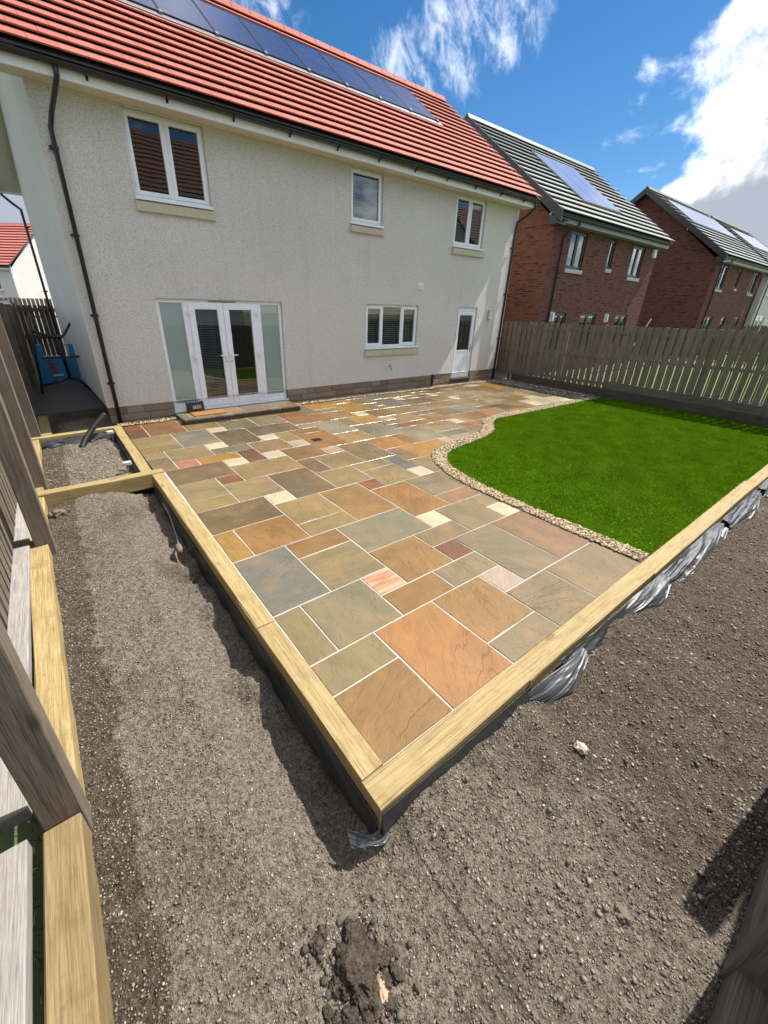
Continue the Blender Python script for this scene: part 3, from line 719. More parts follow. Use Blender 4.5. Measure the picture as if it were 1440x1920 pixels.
# back door
x0, x1, z0, z1 = BD
f = MB(); frame_rect(f, x0 + .004, x1 - .004, z0 + .02, z1 - .06, .055, y + .05, y + .12); f.box(x0 + .004, x1 - .004, y + .05, y + .12, z1 - .06, z1 - .002)
bd = f.build('back_door', M['white_upvc'], house, bevel=.004)
l_ = MB(); a, b_ = x0 + .065, x1 - .065; ym = y + .03
l_.box(a, a + .09, ym, y + .10, z0 + .03, z1 - .12); l_.box(b_ - .09, b_, ym, y + .10, z0 + .03, z1 - .12)
l_.box(a + .09, b_ - .09, ym, y + .10, z0 + .03, 1.14); l_.box(a + .09, b_ - .09, ym, y + .10, z1 - .22, z1 - .12)
l_.box(a + .09, b_ - .09, ym - .006, ym, 1.115, 1.14)
l_.build('door_leaf', M['white_upvc'], bd, bevel=.006)
MB().poly([(a + .085, ym + .03, 1.135), (b_ - .085, ym + .03, 1.135), (b_ - .085, ym + .03, z1 - .215), (a + .085, ym + .03, z1 - .215)]).build('pane', M['door_glass'], bd)
MB().poly([(a + .085, ym + .06, 1.135), (b_ - .085, ym + .06, 1.135), (b_ - .085, ym + .06, z1 - .215), (a + .085, ym + .06, z1 - .215)]).build('obscured_blind', M['blind_dark'], bd)
h_ = MB(); h_.box(b_ - .06, b_ - .03, ym - .012, ym, 1.08, 1.30); h_.tube([(b_ - .045, ym, 1.24), (b_ - .045, ym - .05, 1.24), (b_ - .16, ym - .055, 1.24)], .01, 8); h_.build('door_handle', M['chrome'], bd)
s_ = MB(); s_.box(x0 - .03, x1 + .03, y - .05, y + .12, z0 - .03, z0 + .018); s_.build('threshold', M['slate_edge'], bd)
# fascia, soffit, gutter, pipes
XL, XR = -.12, 12.46
MB().box(XL, XR, 8.365, 8.40, 5.0, 5.185).build('fascia', M['white_paint'], house)
MB().poly([(XL, 8.40, 5.022), (XL, HY + .02, 5.022), (XR, HY + .02, 5.022), (XR, 8.40, 5.022)]).build('soffit', M['soffit_beige'], house)
MB().box(HX0, HX1, HY - .018, HY - .002, 4.99, 5.02).build('wall_bead', M['soffit_beige'], house)
MB().box(HX0 - .012, HX0 + .02, HY - .014, HY + .01, PLZ, 5.0).build('corner_bead', M['render_smooth'], house)
MB().box(HX1 - .02, HX1 + .012, HY - .014, HY + .01, PLZ, 5.0).build('corner_bead', M['white_paint'], house)
MB().box(5.615, 5.628, HY - .005, HY + .002, PLZ, 5.0).build('movement_joint', M['white_paint'], house)
gutter(house, XL, XR + .03, 8.305, 5.155)
downpipe(house, [(.97, 8.305, 5.12), (.965, 8.31, 5.0), (.90, 8.46, 4.84), (.83, 8.60, 4.68), (.775, 8.65, 4.5), (.74, 8.65, .12)], br=[(.755, 8.65, 4.28), (.75, 8.65, 3.2), (.745, 8.65, 2.05), (.74, 8.65, .93)])
downpipe(house, [(12.36, 8.305, 5.12), (12.36, 8.31, 4.98), (12.28, 8.5, 4.80), (12.12, 8.64, 4.68), (12.08, 8.65, 4.5), (12.05, 8.65, .08)], br=[(12.07, 8.65, 4.0), (12.065, 8.65, 2.75), (12.06, 8.65, 1.45), (12.055, 8.65, .45)])
# verge soffits on the left gable, front fascia and its downpipe
for sgn, ya, yb in ((1, 8.40, RY), (-1, HF + .38, RY)):
    za = 5.03; zb = za + PIT * abs(yb - ya)
    MB().hexa([(XL, ya, za), (HX0, ya, za), (HX0, yb, zb), (XL, yb, zb), (XL, ya, za + .03), (HX0, ya, za + .03), (HX0, yb, zb + .03), (XL, yb, zb + .03)]).build('verge_soffit', M['soffit_beige'], house)
MB().box(XL, XR, HF + .38, HF + .41, 4.98, 5.25).build('fascia', M['white_paint'], house)
MB().box(XL - .02, XL, HF - .0, HF + .41, 4.95, 5.35).build('box_end', M['white_paint'], house)
gutter(house, XL, XR, HF + .47, 5.15, brk=0)
downpipe(house, [(-.05, HF + .47, 5.1), (-.05, HF + .45, 4.95), (.12, HF + .2, 4.75), (.28, HF + .07, 4.6), (.30, HF + .07, .4)], br=[(.30, HF + .07, 4.2), (.30, HF + .07, 2.6)])
# roof: deck, tiles, ridge, panels
SL = math.hypot(1, PIT); LEN = (RY - EY) * SL; NC = 17; GA = LEN / NC
deck = MB()
deck.hexa([(XL, EY + .02, EZ - .03), (XR, EY + .02, EZ - .03), (XR, RY, RZ - .03), (XL, RY, RZ - .03), (XL, EY + .02, EZ - .006), (XR, EY + .02, EZ - .006), (XR, RY, RZ - .006), (XL, RY, RZ - .006)])
FY = 2 * RY - EY
deck.hexa([(XR, FY, EZ - .03), (XL, FY, EZ - .03), (XL, RY, RZ - .031), (XR, RY, RZ - .031), (XR, FY, EZ - .006), (XL, FY, EZ - .006), (XL, RY, RZ - .007), (XR, RY, RZ - .007)])
roof = deck.build('roof', M['slate_edge'], house)
TW = .333
tm = MB(); tm.hexa([(.003, 0, .046), (TW - .003, 0, .046), (TW - .003, GA + .05, -.002), (.003, GA + .05, -.002), (.003, 0, .066), (TW - .003, 0, .066), (TW - .003, GA + .05, .010), (.003, GA + .05, .010)])
tme = tm.mesh('roof_tile'); tme.materials.append(M['tile_red'])
PX = [1.03 + 1.022 * i for i in range(10)]; PS0, PS1 = 2.86, 4.55
ang_ = math.atan(PIT); cs, sn = math.cos(ang_), math.sin(ang_)
tiles = []
for r in range(NC):
    off = 0 if r % 2 else TW / 2; x = XL + .01 - (TW if off else 0) + off
    while x < XR - .02:
        xa, xb = max(x, XL + .01), min(x + TW, XR - .005)
        s0 = r * GA
        hid = (s0 > PS0 + .05 and s0 + GA < PS1 - .05 and xa > PX[0] and xb < PX[-1])
        if xb - xa > .03 and not hid: tiles.append((xa, xb - xa, s0))
        x += TW
def tile_pos(x, s): return Vector((x, EY + s * cs, EZ + s * sn))
tiles.sort(key=lambda q: (tile_pos(q[0], q[2]) - Vector((0, 0, CAM_H))).length if q[0] > .3 else 99)
for xa, wd, s0 in tiles[:300]:
    o = bpy.data.objects.new('roof_tile', tme); COL.objects.link(o); o.location = tile_pos(xa, s0)
    o.rotation_euler = (ang_, 0, rnd.uniform(-.004, .004)); o.scale = (wd / TW, 1, 1); adopt(o, roof)
rest = MB(); tv = np.array(tm.v)
for xa, wd, s0 in tiles[300:]:
    p0 = tile_pos(xa, s0); b0 = len(rest.v)
    for vx, vy, vz in tv: rest.v.append((p0.x + vx * wd / TW, p0.y + vy * cs - vz * sn, p0.z + vy * sn + vz * cs))
    rest.f += [tuple(i + b0 for i in f_) for f_ in tm.f]
o = rest.build('roof_tile_mass', M['tile_red'], roof); o['kind'] = 'stuff'
fr_ = MB()
for r in range(NC): course_strip(fr_, XL, XR, FY, EZ, PIT, r * GA, (r + 1) * GA + .05, sgn=-1)
o = fr_.build('front_slope_tiles', M['tile_red'], roof); o['kind'] = 'stuff'
x = XL
while x < XR - .05:
    x2 = min(x + .45, XR); rb = MB()
    rb.hexa([(x + .002, RY - .13, RZ - .075), (x2 - .002, RY - .13, RZ - .075), (x2 - .002, RY + .13, RZ - .075), (x + .002, RY + .13, RZ - .075),
             (x + .002, RY - .03, RZ + .085), (x2 - .002, RY - .03, RZ + .085), (x2 - .002, RY + .03, RZ + .085), (x + .002, RY + .03, RZ + .085)])
    rb.build('ridge_tile', M['tile_red'], roof, bevel=.01); x = x2
def slope_box(mb, xa, xb, sa, sb, na, nb, y0=EY, z0=EZ, a=ang_):
    c_, s_ = math.cos(a), math.sin(a); P_ = lambda x, s, n: (x, y0 + s * c_ - n * s_, z0 + s * s_ + n * c_)
    return mb.hexa([P_(xa, sa, na), P_(xb, sa, na), P_(xb, sb, na), P_(xa, sb, na), P_(xa, sa, nb), P_(xb, sa, nb), P_(xb, sb, nb), P_(xa, sb, nb)])
for a, b_ in zip(PX, PX[1:]):
    f = MB()
    slope_box(f, a + .008, a + .026, PS0, PS1, .02, .085); slope_box(f, b_ - .026, b_ - .008, PS0, PS1, .02, .085)
    slope_box(f, a + .026, b_ - .026, PS0, PS0 + .02, .02, .085); slope_box(f, a + .026, b_ - .026, PS1 - .02, PS1, .02, .085)
    po = f.build('solar_panel', M['black_plastic'], house)
    slope_box(MB(), a + .024, b_ - .024, PS0 + .018, PS1 - .018, .03, .079).build('solar_cells', M['solar_cells'], po)
    c_ = MB(); slope_box(c_, b_ - .03, b_ + .03, PS0 - .05, PS0 + .03, .06, .10); c_.build('panel_clamp', M['lead'], po)
slope_box(MB(), PX[0] - .1, PX[-1] + .14, PS0 - .16, PS0 + .05, .045, .058).build('panel_flashing', M['lead'], house)
slope_box(MB(), PX[-1] + .004, PX[-1] + .10, PS0 + .05, PS1 + .05, .046, .064).build('panel_flashing', M['black_plastic'], house)
# wall fittings
v_ = MB(); v_.box(8.28, 8.475, HY - .03, HY + .004, 2.73, 2.90); v_.box(8.32, 8.435, HY - .045, HY - .03, 2.755, 2.875)
for k in range(4): v_.box(8.32, 8.435, HY - .055, HY - .045, 2.765 + k * .027, 2.778 + k * .027)
v_.build('wall_vent', M['white_paint'], house)
l_ = MB(); l_.box(11.37, 11.50, HY - .025, HY + .004, 2.0, 2.29); l_.box(11.385, 11.485, HY - .11, HY - .025, 2.26, 2.29); l_.box(11.385, 11.485, HY - .11, HY - .025, 2.0, 2.03)
for sx in (11.388, 11.472): l_.box(sx, sx + .01, HY - .108, HY - .098, 2.03, 2.26)
lo = l_.build('wall_lamp', M['chrome'], house); MB().box(11.40, 11.47, HY - .095, HY - .03, 2.03, 2.26).build('lamp_glass', M['lamp_glass'], lo)
t_ = MB(); t_.tube([(7.39, HY + .01, .84), (7.39, HY - .08, .84), (7.39, HY - .12, .80), (7.39, HY - .12, .74)], .014, 8); t_.tube([(7.39, HY - .07, .84), (7.39, HY - .07, .90)], .008, 6); t_.box(7.36, 7.42, HY - .075, HY - .065, .895, .907)
t_.build('outside_tap', M['lead'], house)
w_ = MB(); w_.tube([(9.12, HY - .03, .08), (9.12, HY - .03, .50)], .03, 8); w_.build('waste_pipe', M['gutter_black'], house)

# ---- neighbouring houses ---------------------------------------------
def simple_house(name, label, x0, x1, yw, depth, zg, ez, rz, mats, wins, trim, group=None, xv=.45, verge='grey_upvc', fasc='grey_fascia', tile='tile_grey', dark_edge=True, n=15, dp=None, panels=(), lamps=(), sillm='grey_sill', bl=None):
    yf = yw + depth; ey = yw - .45; ry = yw + depth / 2; p = (rz - ez) / (ry - ey)
    h = empty(name, ((x0 + x1) / 2, ry, zg), label, 'house', group)
    shell(h, x0, x1, yw, yf, zg, ez - .18, rz - .14, ry, mats, [w_[:4] for w_ in wins])
    for w_ in wins:
        window(h, *w_[:4], yw, w_[4], fr=trim, sill=(w_[0] - .03, w_[1] + .03, w_[2] - .15, w_[2] - .012, None, sillm) if w_[5] else None, board=False, detail=False, bl=bl)
    xa, xb = x0 - xv, x1 + .3
    L = math.hypot(ry - ey, rz - ez); g = L / n
    dk = MB()
    dk.hexa([(xa, ey + .02, ez - .03), (xb, ey + .02, ez - .03), (xb, ry, rz - .03), (xa, ry, rz - .03), (xa, ey + .02, ez - .004), (xb, ey + .02, ez - .004), (xb, ry, rz - .004), (xa, ry, rz - .004)])
    fy = 2 * ry - ey
    dk.hexa([(xb, fy, ez - .03), (xa, fy, ez - .03), (xa, ry, rz - .031), (xb, ry, rz - .031), (xb, fy, ez - .004), (xa, fy, ez - .004), (xa, ry, rz - .005), (xb, ry, rz - .005)])
    rf = dk.build('roof', M['slate_edge'], h)
    for r in range(n):
        k = MB(); course_strip(k, xa + .02, xb, ey, ez, p, r * g, (r + 1) * g + .05, .062, .026); k.build('tile_course', M[tile], rf)
    k = MB()
    for r in range(n): course_strip(k, xa + .02, xb, fy, ez, p, r * g, (r + 1) * g + .05, .045, .03, sgn=-1)
    k.build('front_slope_tiles', M[tile], rf)
    k = MB(); k.hexa([(xa, ry - .14, rz - .06), (xb, ry - .14, rz - .06), (xb, ry + .14, rz - .06), (xa, ry + .14, rz - .06), (xa, ry - .03, rz + .09), (xb, ry - .03, rz + .09), (xb, ry + .03, rz + .09), (xa, ry + .03, rz + .09)]); k.build('ridge', M[tile], rf)
    for ya, yb in ((ey, ry), (fy, ry)):
        k = MB(); k.hexa([(xa - .03, ya, ez - .26), (xa + .02, ya, ez - .26), (xa + .02, yb, rz - .26), (xa - .03, yb, rz - .26), (xa - .03, ya, ez + .06), (xa + .02, ya, ez + .06), (xa + .02, yb, rz + .06), (xa - .03, yb, rz + .06)])
        k.build('bargeboard', M[verge], h)
        k = MB(); k.poly([(xa, ya, ez - .22), (x0 + .02, ya, ez - .22), (x0 + .02, yb, rz - .22), (xa, yb, rz - .22)]); k.build('verge_soffit', M[verge], h)
    k = MB(); k.box(xa, x0 + .06, ey + .10, yw + .03, ez - .30, ez - .03); k.build('box_end', M[verge], h)
    MB().box(xa, xb, ey + .14, ey + .17, ez - .22, ez - .02).build('fascia', M[fasc], h)
    MB().poly([(xa, ey + .17, ez - .20), (xa, yw + .02, ez - .20), (xb, yw + .02, ez - .20), (xb, ey + .17, ez - .20)]).build('soffit', M[fasc], h)
    gutter(h, xa, xb, ey + .085, ez - .045, brk=0)
    for x in (dp or ()):
        downpipe(h, [(x, ey + .085, ez - .08), (x, ey + .1, ez - .2), (x - .25, yw - .12, ez - .42), (x - .34, yw - .06, ez - .6), (x - .34, yw - .06, zg)])
    a = math.atan(p)
    for (pa, pb, sa, sb, k_) in panels:
        o = slope_box(MB(), pa, pb, sa, sb, .03, .10, ey, ez, a).build('solar_panel', M['lead'], h)
        w_ = (pb - pa) / k_
        for i in range(k_): slope_box(MB(), pa + i * w_ + .02, pa + (i + 1) * w_ - .01, sa + .03, sb - .03, .09, .108, ey, ez, a).build('solar_cells', M['solar_pale'], o)
    for (lx, lz) in lamps:
        q = MB(); q.box(lx - .07, lx + .07, yw - .03, yw + .003, lz - .17, lz + .17); q.box(lx - .05, lx + .05, yw - .12, yw - .03, lz - .15, lz + .15); q.build('wall_lamp', M['lamp_glass'], h)
    return h
UP = [(15.93, 17.1, 3.76, 4.93, [.5], 1), (18.97, 19.40, 3.94, 4.93, [], 1), (21.08, 22.25, 3.76, 4.93, [.5], 1),
      (15.9, 16.75, .25, 2.25, [.5], 0), (17.85, 19.2, .9, 2.25, [.5], 0), (21.02, 22.25, .9, 2.25, [.5], 0)]
h2 = simple_house('brick_house', 'red brick house with grey tiled roof beside the cream house', 14.80, 23.5, 9.05, 8.1, 0, 5.2, 8.72, ('brick_dark_shaded', 'brick_orange'), UP, 'grey_upvc', 'red brick houses', dp=[15.72], panels=[(17.0, 20.1, 1.15, 4.35, 3)], lamps=[(15.62, 2.12), (20.02, 2.1)])
a_ = MB(); a_.hexa([(23.02, 8.93, 4.60), (23.22, 8.93, 4.60), (23.22, 9.055, 4.60), (23.02, 9.055, 4.60), (22.98, 8.95, 4.93), (23.26, 8.95, 4.93), (23.26, 9.055, 4.93), (22.98, 9.055, 4.93)]); a_.build('alarm_box', M['white_paint'], h2, bevel=.02)
for vx in (16.08, 22.06): MB().box(vx - .07, vx + .07, 9.03, 9.055, 2.64, 2.80).build('wall_vent', M['rubber_black'], h2)
UP3 = [(31.6, 32.8, 3.70, 4.9, [.5], 1), (35.1, 35.55, 3.86, 4.9, [], 1), (38.3, 39.5, 3.70, 4.9, [.5], 1), (31.5, 33.1, .9, 2.25, [.5], 0), (34.9, 35.8, .25, 2.25, [], 0), (37.7, 38.9, .9, 2.25, [.5], 0)]
simple_house('brick_house', 'farther dark red brick house with two banks of solar panels', 30.6, 40.3, 8.65, 8.9, 0, 5.2, 8.95, ('brick_dark_shaded', 'brick_dark_shaded'), UP3, 'grey_upvc', 'red brick houses', dp=[31.7, 40.5], panels=[(30.9, 39.3, 2.9, 5.1, 6)], fasc='grey_sill')
simple_house('cream_house', 'pale rendered house at the far right end of the row', 41.9, 51.0, 8.6, 8.9, 0, 5.2, 8.9, ('render_white', 'render_white'), [(42.9, 45.5, .9, 2.4, [.5], 1), (43.4, 44.8, 3.7, 4.9, [.5], 1)], 'white_upvc', None, dp=[42.6], panels=[(42.3, 49.0, 2.6, 4.8, 4)], fasc='white_paint')
wh = simple_house('white_house', 'white house with red tiled roof across the road beyond the side gate', -13.0, -.95, 40.5, 8.0, 0, 5.0, 8.1, ('render_cream', 'render_white'), [(-3.2, -1.9, 3.5, 4.7, [.5], 1), (-7.2, -6.0, 3.5, 4.7, [.5], 1)], 'white_upvc', None, xv=.2, verge='white_paint', fasc='white_paint', tile='tile_red_far', dp=[])
th = R_(-36); wh.rotation_euler = (0, 0, th)
cvec = Vector((-.95 + 6.975, 40.5 - 44.5, 0)); rv = Matrix.Rotation(th, 3, 'Z') @ cvec
wh.location = (-.90 - rv.x, 40.5 - rv.y, -.25)
# the houses opposite, behind the camera: seen in the window reflections
for k, (xa, nm) in enumerate(((1.6, 'brown roofed house opposite, left of the pair'), (37.0, 'brown roofed house opposite, right of the pair'))):
    simple_house('opposite_house', nm + ', mirrored in the windows', xa, xa + 10.3, -21.0, 8.0, -.7, 7.9, 12.3, ('render_white', 'render_white'), [], 'white_upvc', 'houses opposite', verge='grey_upvc', tile='tile_brown')

# ================================================================== patio
PC_X = [1.1134, 3.0409, -0.0287, -0.0432, 0.0212, -0.0024, 0.0202]
PC_Y = [1.4346, 0.0322, 2.7861, -0.0415, 0.0342, 0.0616, -0.014]
def grid(i, j):
    i, j = i / 10, j / 10; bs = (1, i, j, i * i, i * j, j * j, i * j * j)
    return sum(a * b_ for a, b_ in zip(PC_X, bs)), sum(a * b_ for a, b_ in zip(PC_Y, bs))
PAL = {'green': (0.1774, 0.1535, 0.0898), 'grey': (0.15, 0.135, 0.1), 'gold': (0.2957, 0.1696, 0.0427), 'brown': (0.2106, 0.1187, 0.0427), 'olive': (0.2097, 0.1555, 0.0743), 'sage': (0.1774, 0.1457, 0.0848), 'taupe': (0.1792, 0.134, 0.0702), 'rose': (0.2106, 0.1272, 0.0674), 'pink': (0.3588, 0.2625, 0.1886), 'red': (0.1837, 0.0721, 0.0344), 'cream': (0.4836, 0.4093, 0.2684), 'lime': (0.219, 0.1547, 0.0633), 'amber': (0.2464, 0.123, 0.0378), 'dark': (0.1317, 0.0916, 0.0455), 'rust': (0.233, 0.0848, 0.0241), 'maroon': (0.1389, 0.0746, 0.0413), 'russet': (0.2195, 0.1085, 0.0482), 'tan': (0.2598, 0.1696, 0.0722), 'coral': (0.3226, 0.1399, 0.0826), 'pale': (0.24, 0.198, 0.1302), 'orange': (0.275, 0.135, 0.047)}
KNOWN = '''green 0 2 1 3;grey -1 1 3 6;gold -1 0 6 8;brown 0 2 6 8;brown 1 3 5 6;olive 1 3 3 5;stripe 2 3 2 3;sage 3 6 4 6;brown 3 5 2 4;brown 2 4 1 2;brown 3 5 -1 1
taupe 5 7 -2 0;taupe 7 10 -2 0;rose 8 10 0 3;sage 6 8 0 3;pink 5 6 0 1;sage 4 6 1 2;red 5 6 2 3;taupe 5 7 3 4;cream 6 7 4 5;taupe 7 9 3 5;lime 9 10 4 5;cream 9 10 3 4;rose 8 10 5 6
amber 6 8 5 8;brown 4 6 6 9;red 6 7 8 9;taupe 8 10 6 8;olive 7 9 8 10;olive 5 7 9 11;dark 3 5 9 12;lime 2 4 7 9;lime 2 4 6 7;rust -1 0 23 24;maroon -1 0 21 23;russet 0 2 21 24
lime 2 4 21 23;maroon 4 5 22 23;cream 3 4 20 21;green 4 6 20 22;grey 1 3 18 21;olive -1 1 19 21;tan -1 1 18 19;cream 2 3 17 18;olive 0 2 16 18;tan -1 0 17 18;taupe -1 0 15 17
coral 0 1 15 16;gold 1 3 15 16;green 2 4 16 17;dark 3 5 17 20;cream 2 3 14 15;dark -1 2 13 15;red 1 2 12 13;olive -1 1 11 13;lime -1 1 10 11;tan 2 5 12 14;olive 1 3 10 12
dark -1 2 8 10;cream 2 3 9 10;dark 5 8 18 20;green 6 8 20 22;russet 8 10 19 22;pale 8 9 18 19;brown 7 9 17 18;lime 6 7 16 18;cream 5 6 17 18;amber 7 9 14 17;pink 6 7 15 16
tan 4 6 15 17;cream 4 5 14 15;maroon 3 4 14 16;brown 5 7 13 15;pink 7 8 13 14;dark 5 6 11 13;olive 6 8 11 13;taupe 8 10 11 14;lime 7 9 10 11;grey 9 10 9 11;cream 9 10 8 9
rose 10 11 10 12;gold 11 14 10 12;taupe 10 12 8 10;amber 10 12 12 14;brown 12 13 12 14;tan 9 11 14 16;green 11 13 14 17;pale 9 11 16 19;taupe 11 12 17 19;gold 12 14 17 19
cream 13 14 19 20;taupe 11 13 21 22;brown 10 13 19 21;gold 11 13 22 24;gold 13 15 23 24;gold 13 15 20 23;olive 15 17 22 24;taupe 15 16 20 22;grey 17 19 20 23;brown 14 16 18 20
pink 14 15 17 18;green 13 15 16 17;grey 13 14 15 16;russet 14 16 15 16;rose 16 17 15 16;green 13 15 12 15;olive 15 18 13 15;cream 18 19 14 15;sage 15 18 12 13;pink 14 15 11 12
amber 20 22 14 16;rose 19 20 14 16;russet 18 20 13 14;orange 1 3 -2 1;brown -1 1 -2 0;olive -1 1 0 1;olive -1 0 1 3;taupe 3 5 -2 -1;brown 5 6 22 23;brown 6 10 22 23;olive 10 11 21 24;tan 15 17 16 18
taupe 10 12 6 8;rose 10 12 5 6;pale 15 17 11 12;lime 16 18 18 20;brown 17 19 15 17;amber 22 24 12 14;tan 16 17 20 21;rose 17 18 17 18'''
occ = {}; slabs = []
for it in KNOWN.replace('\n', ';').split(';'):
    c_, a, b_, e, f_ = it.split(); a, b_, e, f_ = int(a), int(b_), int(e), int(f_)
    if any((i, j) in occ for i in range(a, b_) for j in range(e, f_)): continue
    slabs.append((c_, a, b_, e, f_))
    for i in range(a, b_):
        for j in range(e, f_): occ[i, j] = 1
IMAX, JMAX = 35, 25
LAWN_EDGE = [(12.62, 5.16), (11.58, 5.17), (9.47, 5.18), (8.2, 5.19), (7.59, 5.18), (7.28, 5.04), (7.0, 4.83), (6.74, 4.63), (6.3, 4.47), (5.73, 4.35), (5.3, 4.29), (4.93, 4.18), (4.68, 4.0), (4.52, 3.8), (4.42, 3.53), (4.35, 3.2), (4.30, 2.68), (4.28, 2.18), (4.30, 1.5), (4.33, .955)]
GRAVEL_EDGE = [(12.62, 5.42), (11.37, 5.39), (9.87, 5.41), (8.70, 5.42), (7.70, 5.40), (7.20, 5.24), (6.81, 4.96), (6.5, 4.78), (6.12, 4.66), (5.44, 4.58), (5.1, 4.52), (4.82, 4.40), (4.52, 4.16), (4.28, 3.72), (4.17, 3.38), (4.12, 2.84), (4.11, 2.26), (4.11, 1.43), (4.12, .955)]
LC, GC = catmull(LAWN_EDGE, 8), catmull(GRAVEL_EDGE, 8)
LAWN = [tuple(p) for p in LC] + [(12.62, .955)]
rs = random.Random(11)
SIZES = [(3, 2), (2, 3), (2, 2), (2, 2), (3, 2), (2, 1), (1, 2), (1, 1), (2, 2)]
NAMES = ['olive', 'taupe', 'brown', 'tan', 'green', 'rose', 'sage', 'gold', 'lime', 'russet', 'pale', 'grey', 'cream', 'pink', 'amber', 'dark', 'olive', 'taupe', 'green', 'tan']
for j in range(-2, JMAX):
    for i in range(-1, IMAX):
        if (i, j) in occ: continue
        gx, gy = grid(i + .5, j + .5)
        if j == 24 and i < 12: continue
        if inpoly(np.array([gx]), np.array([gy]), LAWN)[0] and all(inpoly(np.array([grid(i + a, j + b_)[0]]), np.array([grid(i + a, j + b_)[1]]), LAWN)[0] for a in (0, 1) for b_ in (0, 1)):
            continue
        if gy < 1.0 and gx > 4.3: continue
        opts = SIZES[:]; rs.shuffle(opts); opts.append((1, 1))
        for wd, hd in opts:
            if i + wd > IMAX or j + hd > JMAX: continue
            if any((i + a, j + b_) in occ for a in range(wd) for b_ in range(hd)): continue
            break
        c_ = rs.choice(NAMES)
        if wd * hd == 1: c_ = rs.choice(['cream', 'red', 'pink', 'grey', 'cream', 'rose'])
        slabs.append((c_, i, i + wd, j, j + hd))
        for a in range(wd):
            for b_ in range(hd): occ[i + a, j + b_] = 1
XMIN = lambda y_: .878 if y_ < 5.72 else .735
mort = []
nx, ny = 24, 20
V = []; F = []
for a in range(nx + 1):
    for b_ in range(ny + 1):
        x = .765 + (11.9 - .765) * a / nx; yy = .93 + (8.50 - .93) * b_ / ny
        V.append((x, yy, patio_z(x, yy) - .0045))
for a in range(nx):
    for b_ in range(ny):
        k = a * (ny + 1) + b_; F.append((k, k + ny + 1, k + ny + 2, k + 1))
patio = link('patio', npmesh('patio', V, F), M['pointing']); patio['kind'] = 'structure'
JW = .0056
for c_, a, b_, e, f_ in slabs:
    P4 = [grid(a, e), grid(b_, e), grid(b_, f_), grid(a, f_)]
    cx = sum(p[0] for p in P4) / 4; cy = sum(p[1] for p in P4) / 4
    out = []
    for k, (px, py) in enumerate(P4):
        sx = 1 if k in (0, 3) else -1; sy = 1 if k in (0, 1) else -1
        out.append([px + sx * JW, py + sy * JW])
    for q in out:
        q[0] = max(q[0], XMIN(cy)); q[1] = max(q[1], .948); q[1] = min(q[1], 8.475)
    if out[1][0] - out[0][0] < .03 or out[3][1] - out[0][1] < .03: continue
    dz = rs.uniform(-.0008, .0022); tx = rs.uniform(-.002, .002); ty = rs.uniform(-.002, .002)
    V = []
    ins = .006
    n_ = 3                                            # a few points per side, so the edges are hand-dressed, not ruled
    ring = []
    for k in range(4):
        p, q = out[k], out[(k + 1) % 4]
        for s_ in range(n_):
            t_ = s_ / n_; jx = jy = 0
            if s_: jx, jy = rs.uniform(-.003, .003), rs.uniform(-.003, .003)
            ring.append((p[0] + (q[0] - p[0]) * t_ + jx, p[1] + (q[1] - p[1]) * t_ + jy))
    N_ = len(ring)
    for lev, sh in ((-.03, 0), (-.004, 0), (0, 1)):
        for (px, py) in ring:
            dx, dy = cx - px, cy - py; L = math.hypot(dx, dy); k = ins * sh / L
            x_, y_ = px + dx * k, py + dy * k
            V.append((x_ - cx, y_ - cy, patio_z(x_, y_) - patio_z(cx, cy) + lev + dz + tx * (x_ - cx) + ty * (y_ - cy)))
    Fs = [(r * N_ + k, r * N_ + (k + 1) % N_, (r + 1) * N_ + (k + 1) % N_, (r + 1) * N_ + k) for r in (0, 1) for k in range(N_)]
    me = bpy.data.meshes.new('paving_slab'); me.from_pydata(V, [], Fs + [tuple(range(2 * N_, 3 * N_))]); me.update()
    o = link('paving_slab', me, M['sandstone_striped' if c_ == 'stripe' else 'sandstone']); o.location = (cx, cy, patio_z(cx, cy)); adopt(o, patio)
    base = PAL.get(c_, (.5, .4, .3)); v_ = rs.uniform(.88, 1.12); w_ = rs.uniform(-.05, .05)
    o.color = (base[0] * v_ * (1 + w_), base[1] * v_, base[2] * v_ * (1 - w_), 1)
# drain cover let into one slab
dcx, dcy = 3.42, 5.93
dc = MB(); dz = patio_z(dcx, dcy) + .004
frame_pts = .08
dc.box(dcx - .085, dcx + .085, dcy - .075, dcy + .075, dz - .01, dz + .002)
for k in range(6): dc.box(dcx - .07, dcx + .07, dcy - .062 + k * .022, dcy - .052 + k * .022, dz + .002, dz + .006)
tag(dc.build('drain_cover', M['rubber_black'], home=True), 'small black drain grille let into a brown paving slab', 'drain cover')

# step outside the french doors
sx0, sx1, sy0, sy1 = 1.73, 4.23, 7.97, 8.66
zt = patio_z(3, 8.2) + .105; zb = patio_z(3, 8.0) - .01
stp = empty('door_step', (3, 8.3, zb), 'low stone step edged with narrow slabs below the french doors', 'step')
MB().box(sx0 + .012, sx1 - .012, sy0 + .012, sy1, zb, zt - .032).build('riser', M['slate_edge'], stp)
MB().box(sx0 + .005, sx1 - .005, sy0 + .005, sy1, zt - .032, zt - .004).build('mortar_bed', M['pointing'], stp)
x = sx0
for wd, c_ in ((.18, 'taupe'), (.46, 'olive'), (.60, 'tan'), (.72, 'rose'), (.54, 'olive')):
    x2 = min(x + wd, sx1); o = MB().box(x + .006, x2 - .006, sy0 + .17, sy1, zt - .03, zt).build('step_slab', M['sandstone'], stp, bevel=.004); o.color = PAL[c_] + (1,); x = x2
x = sx0
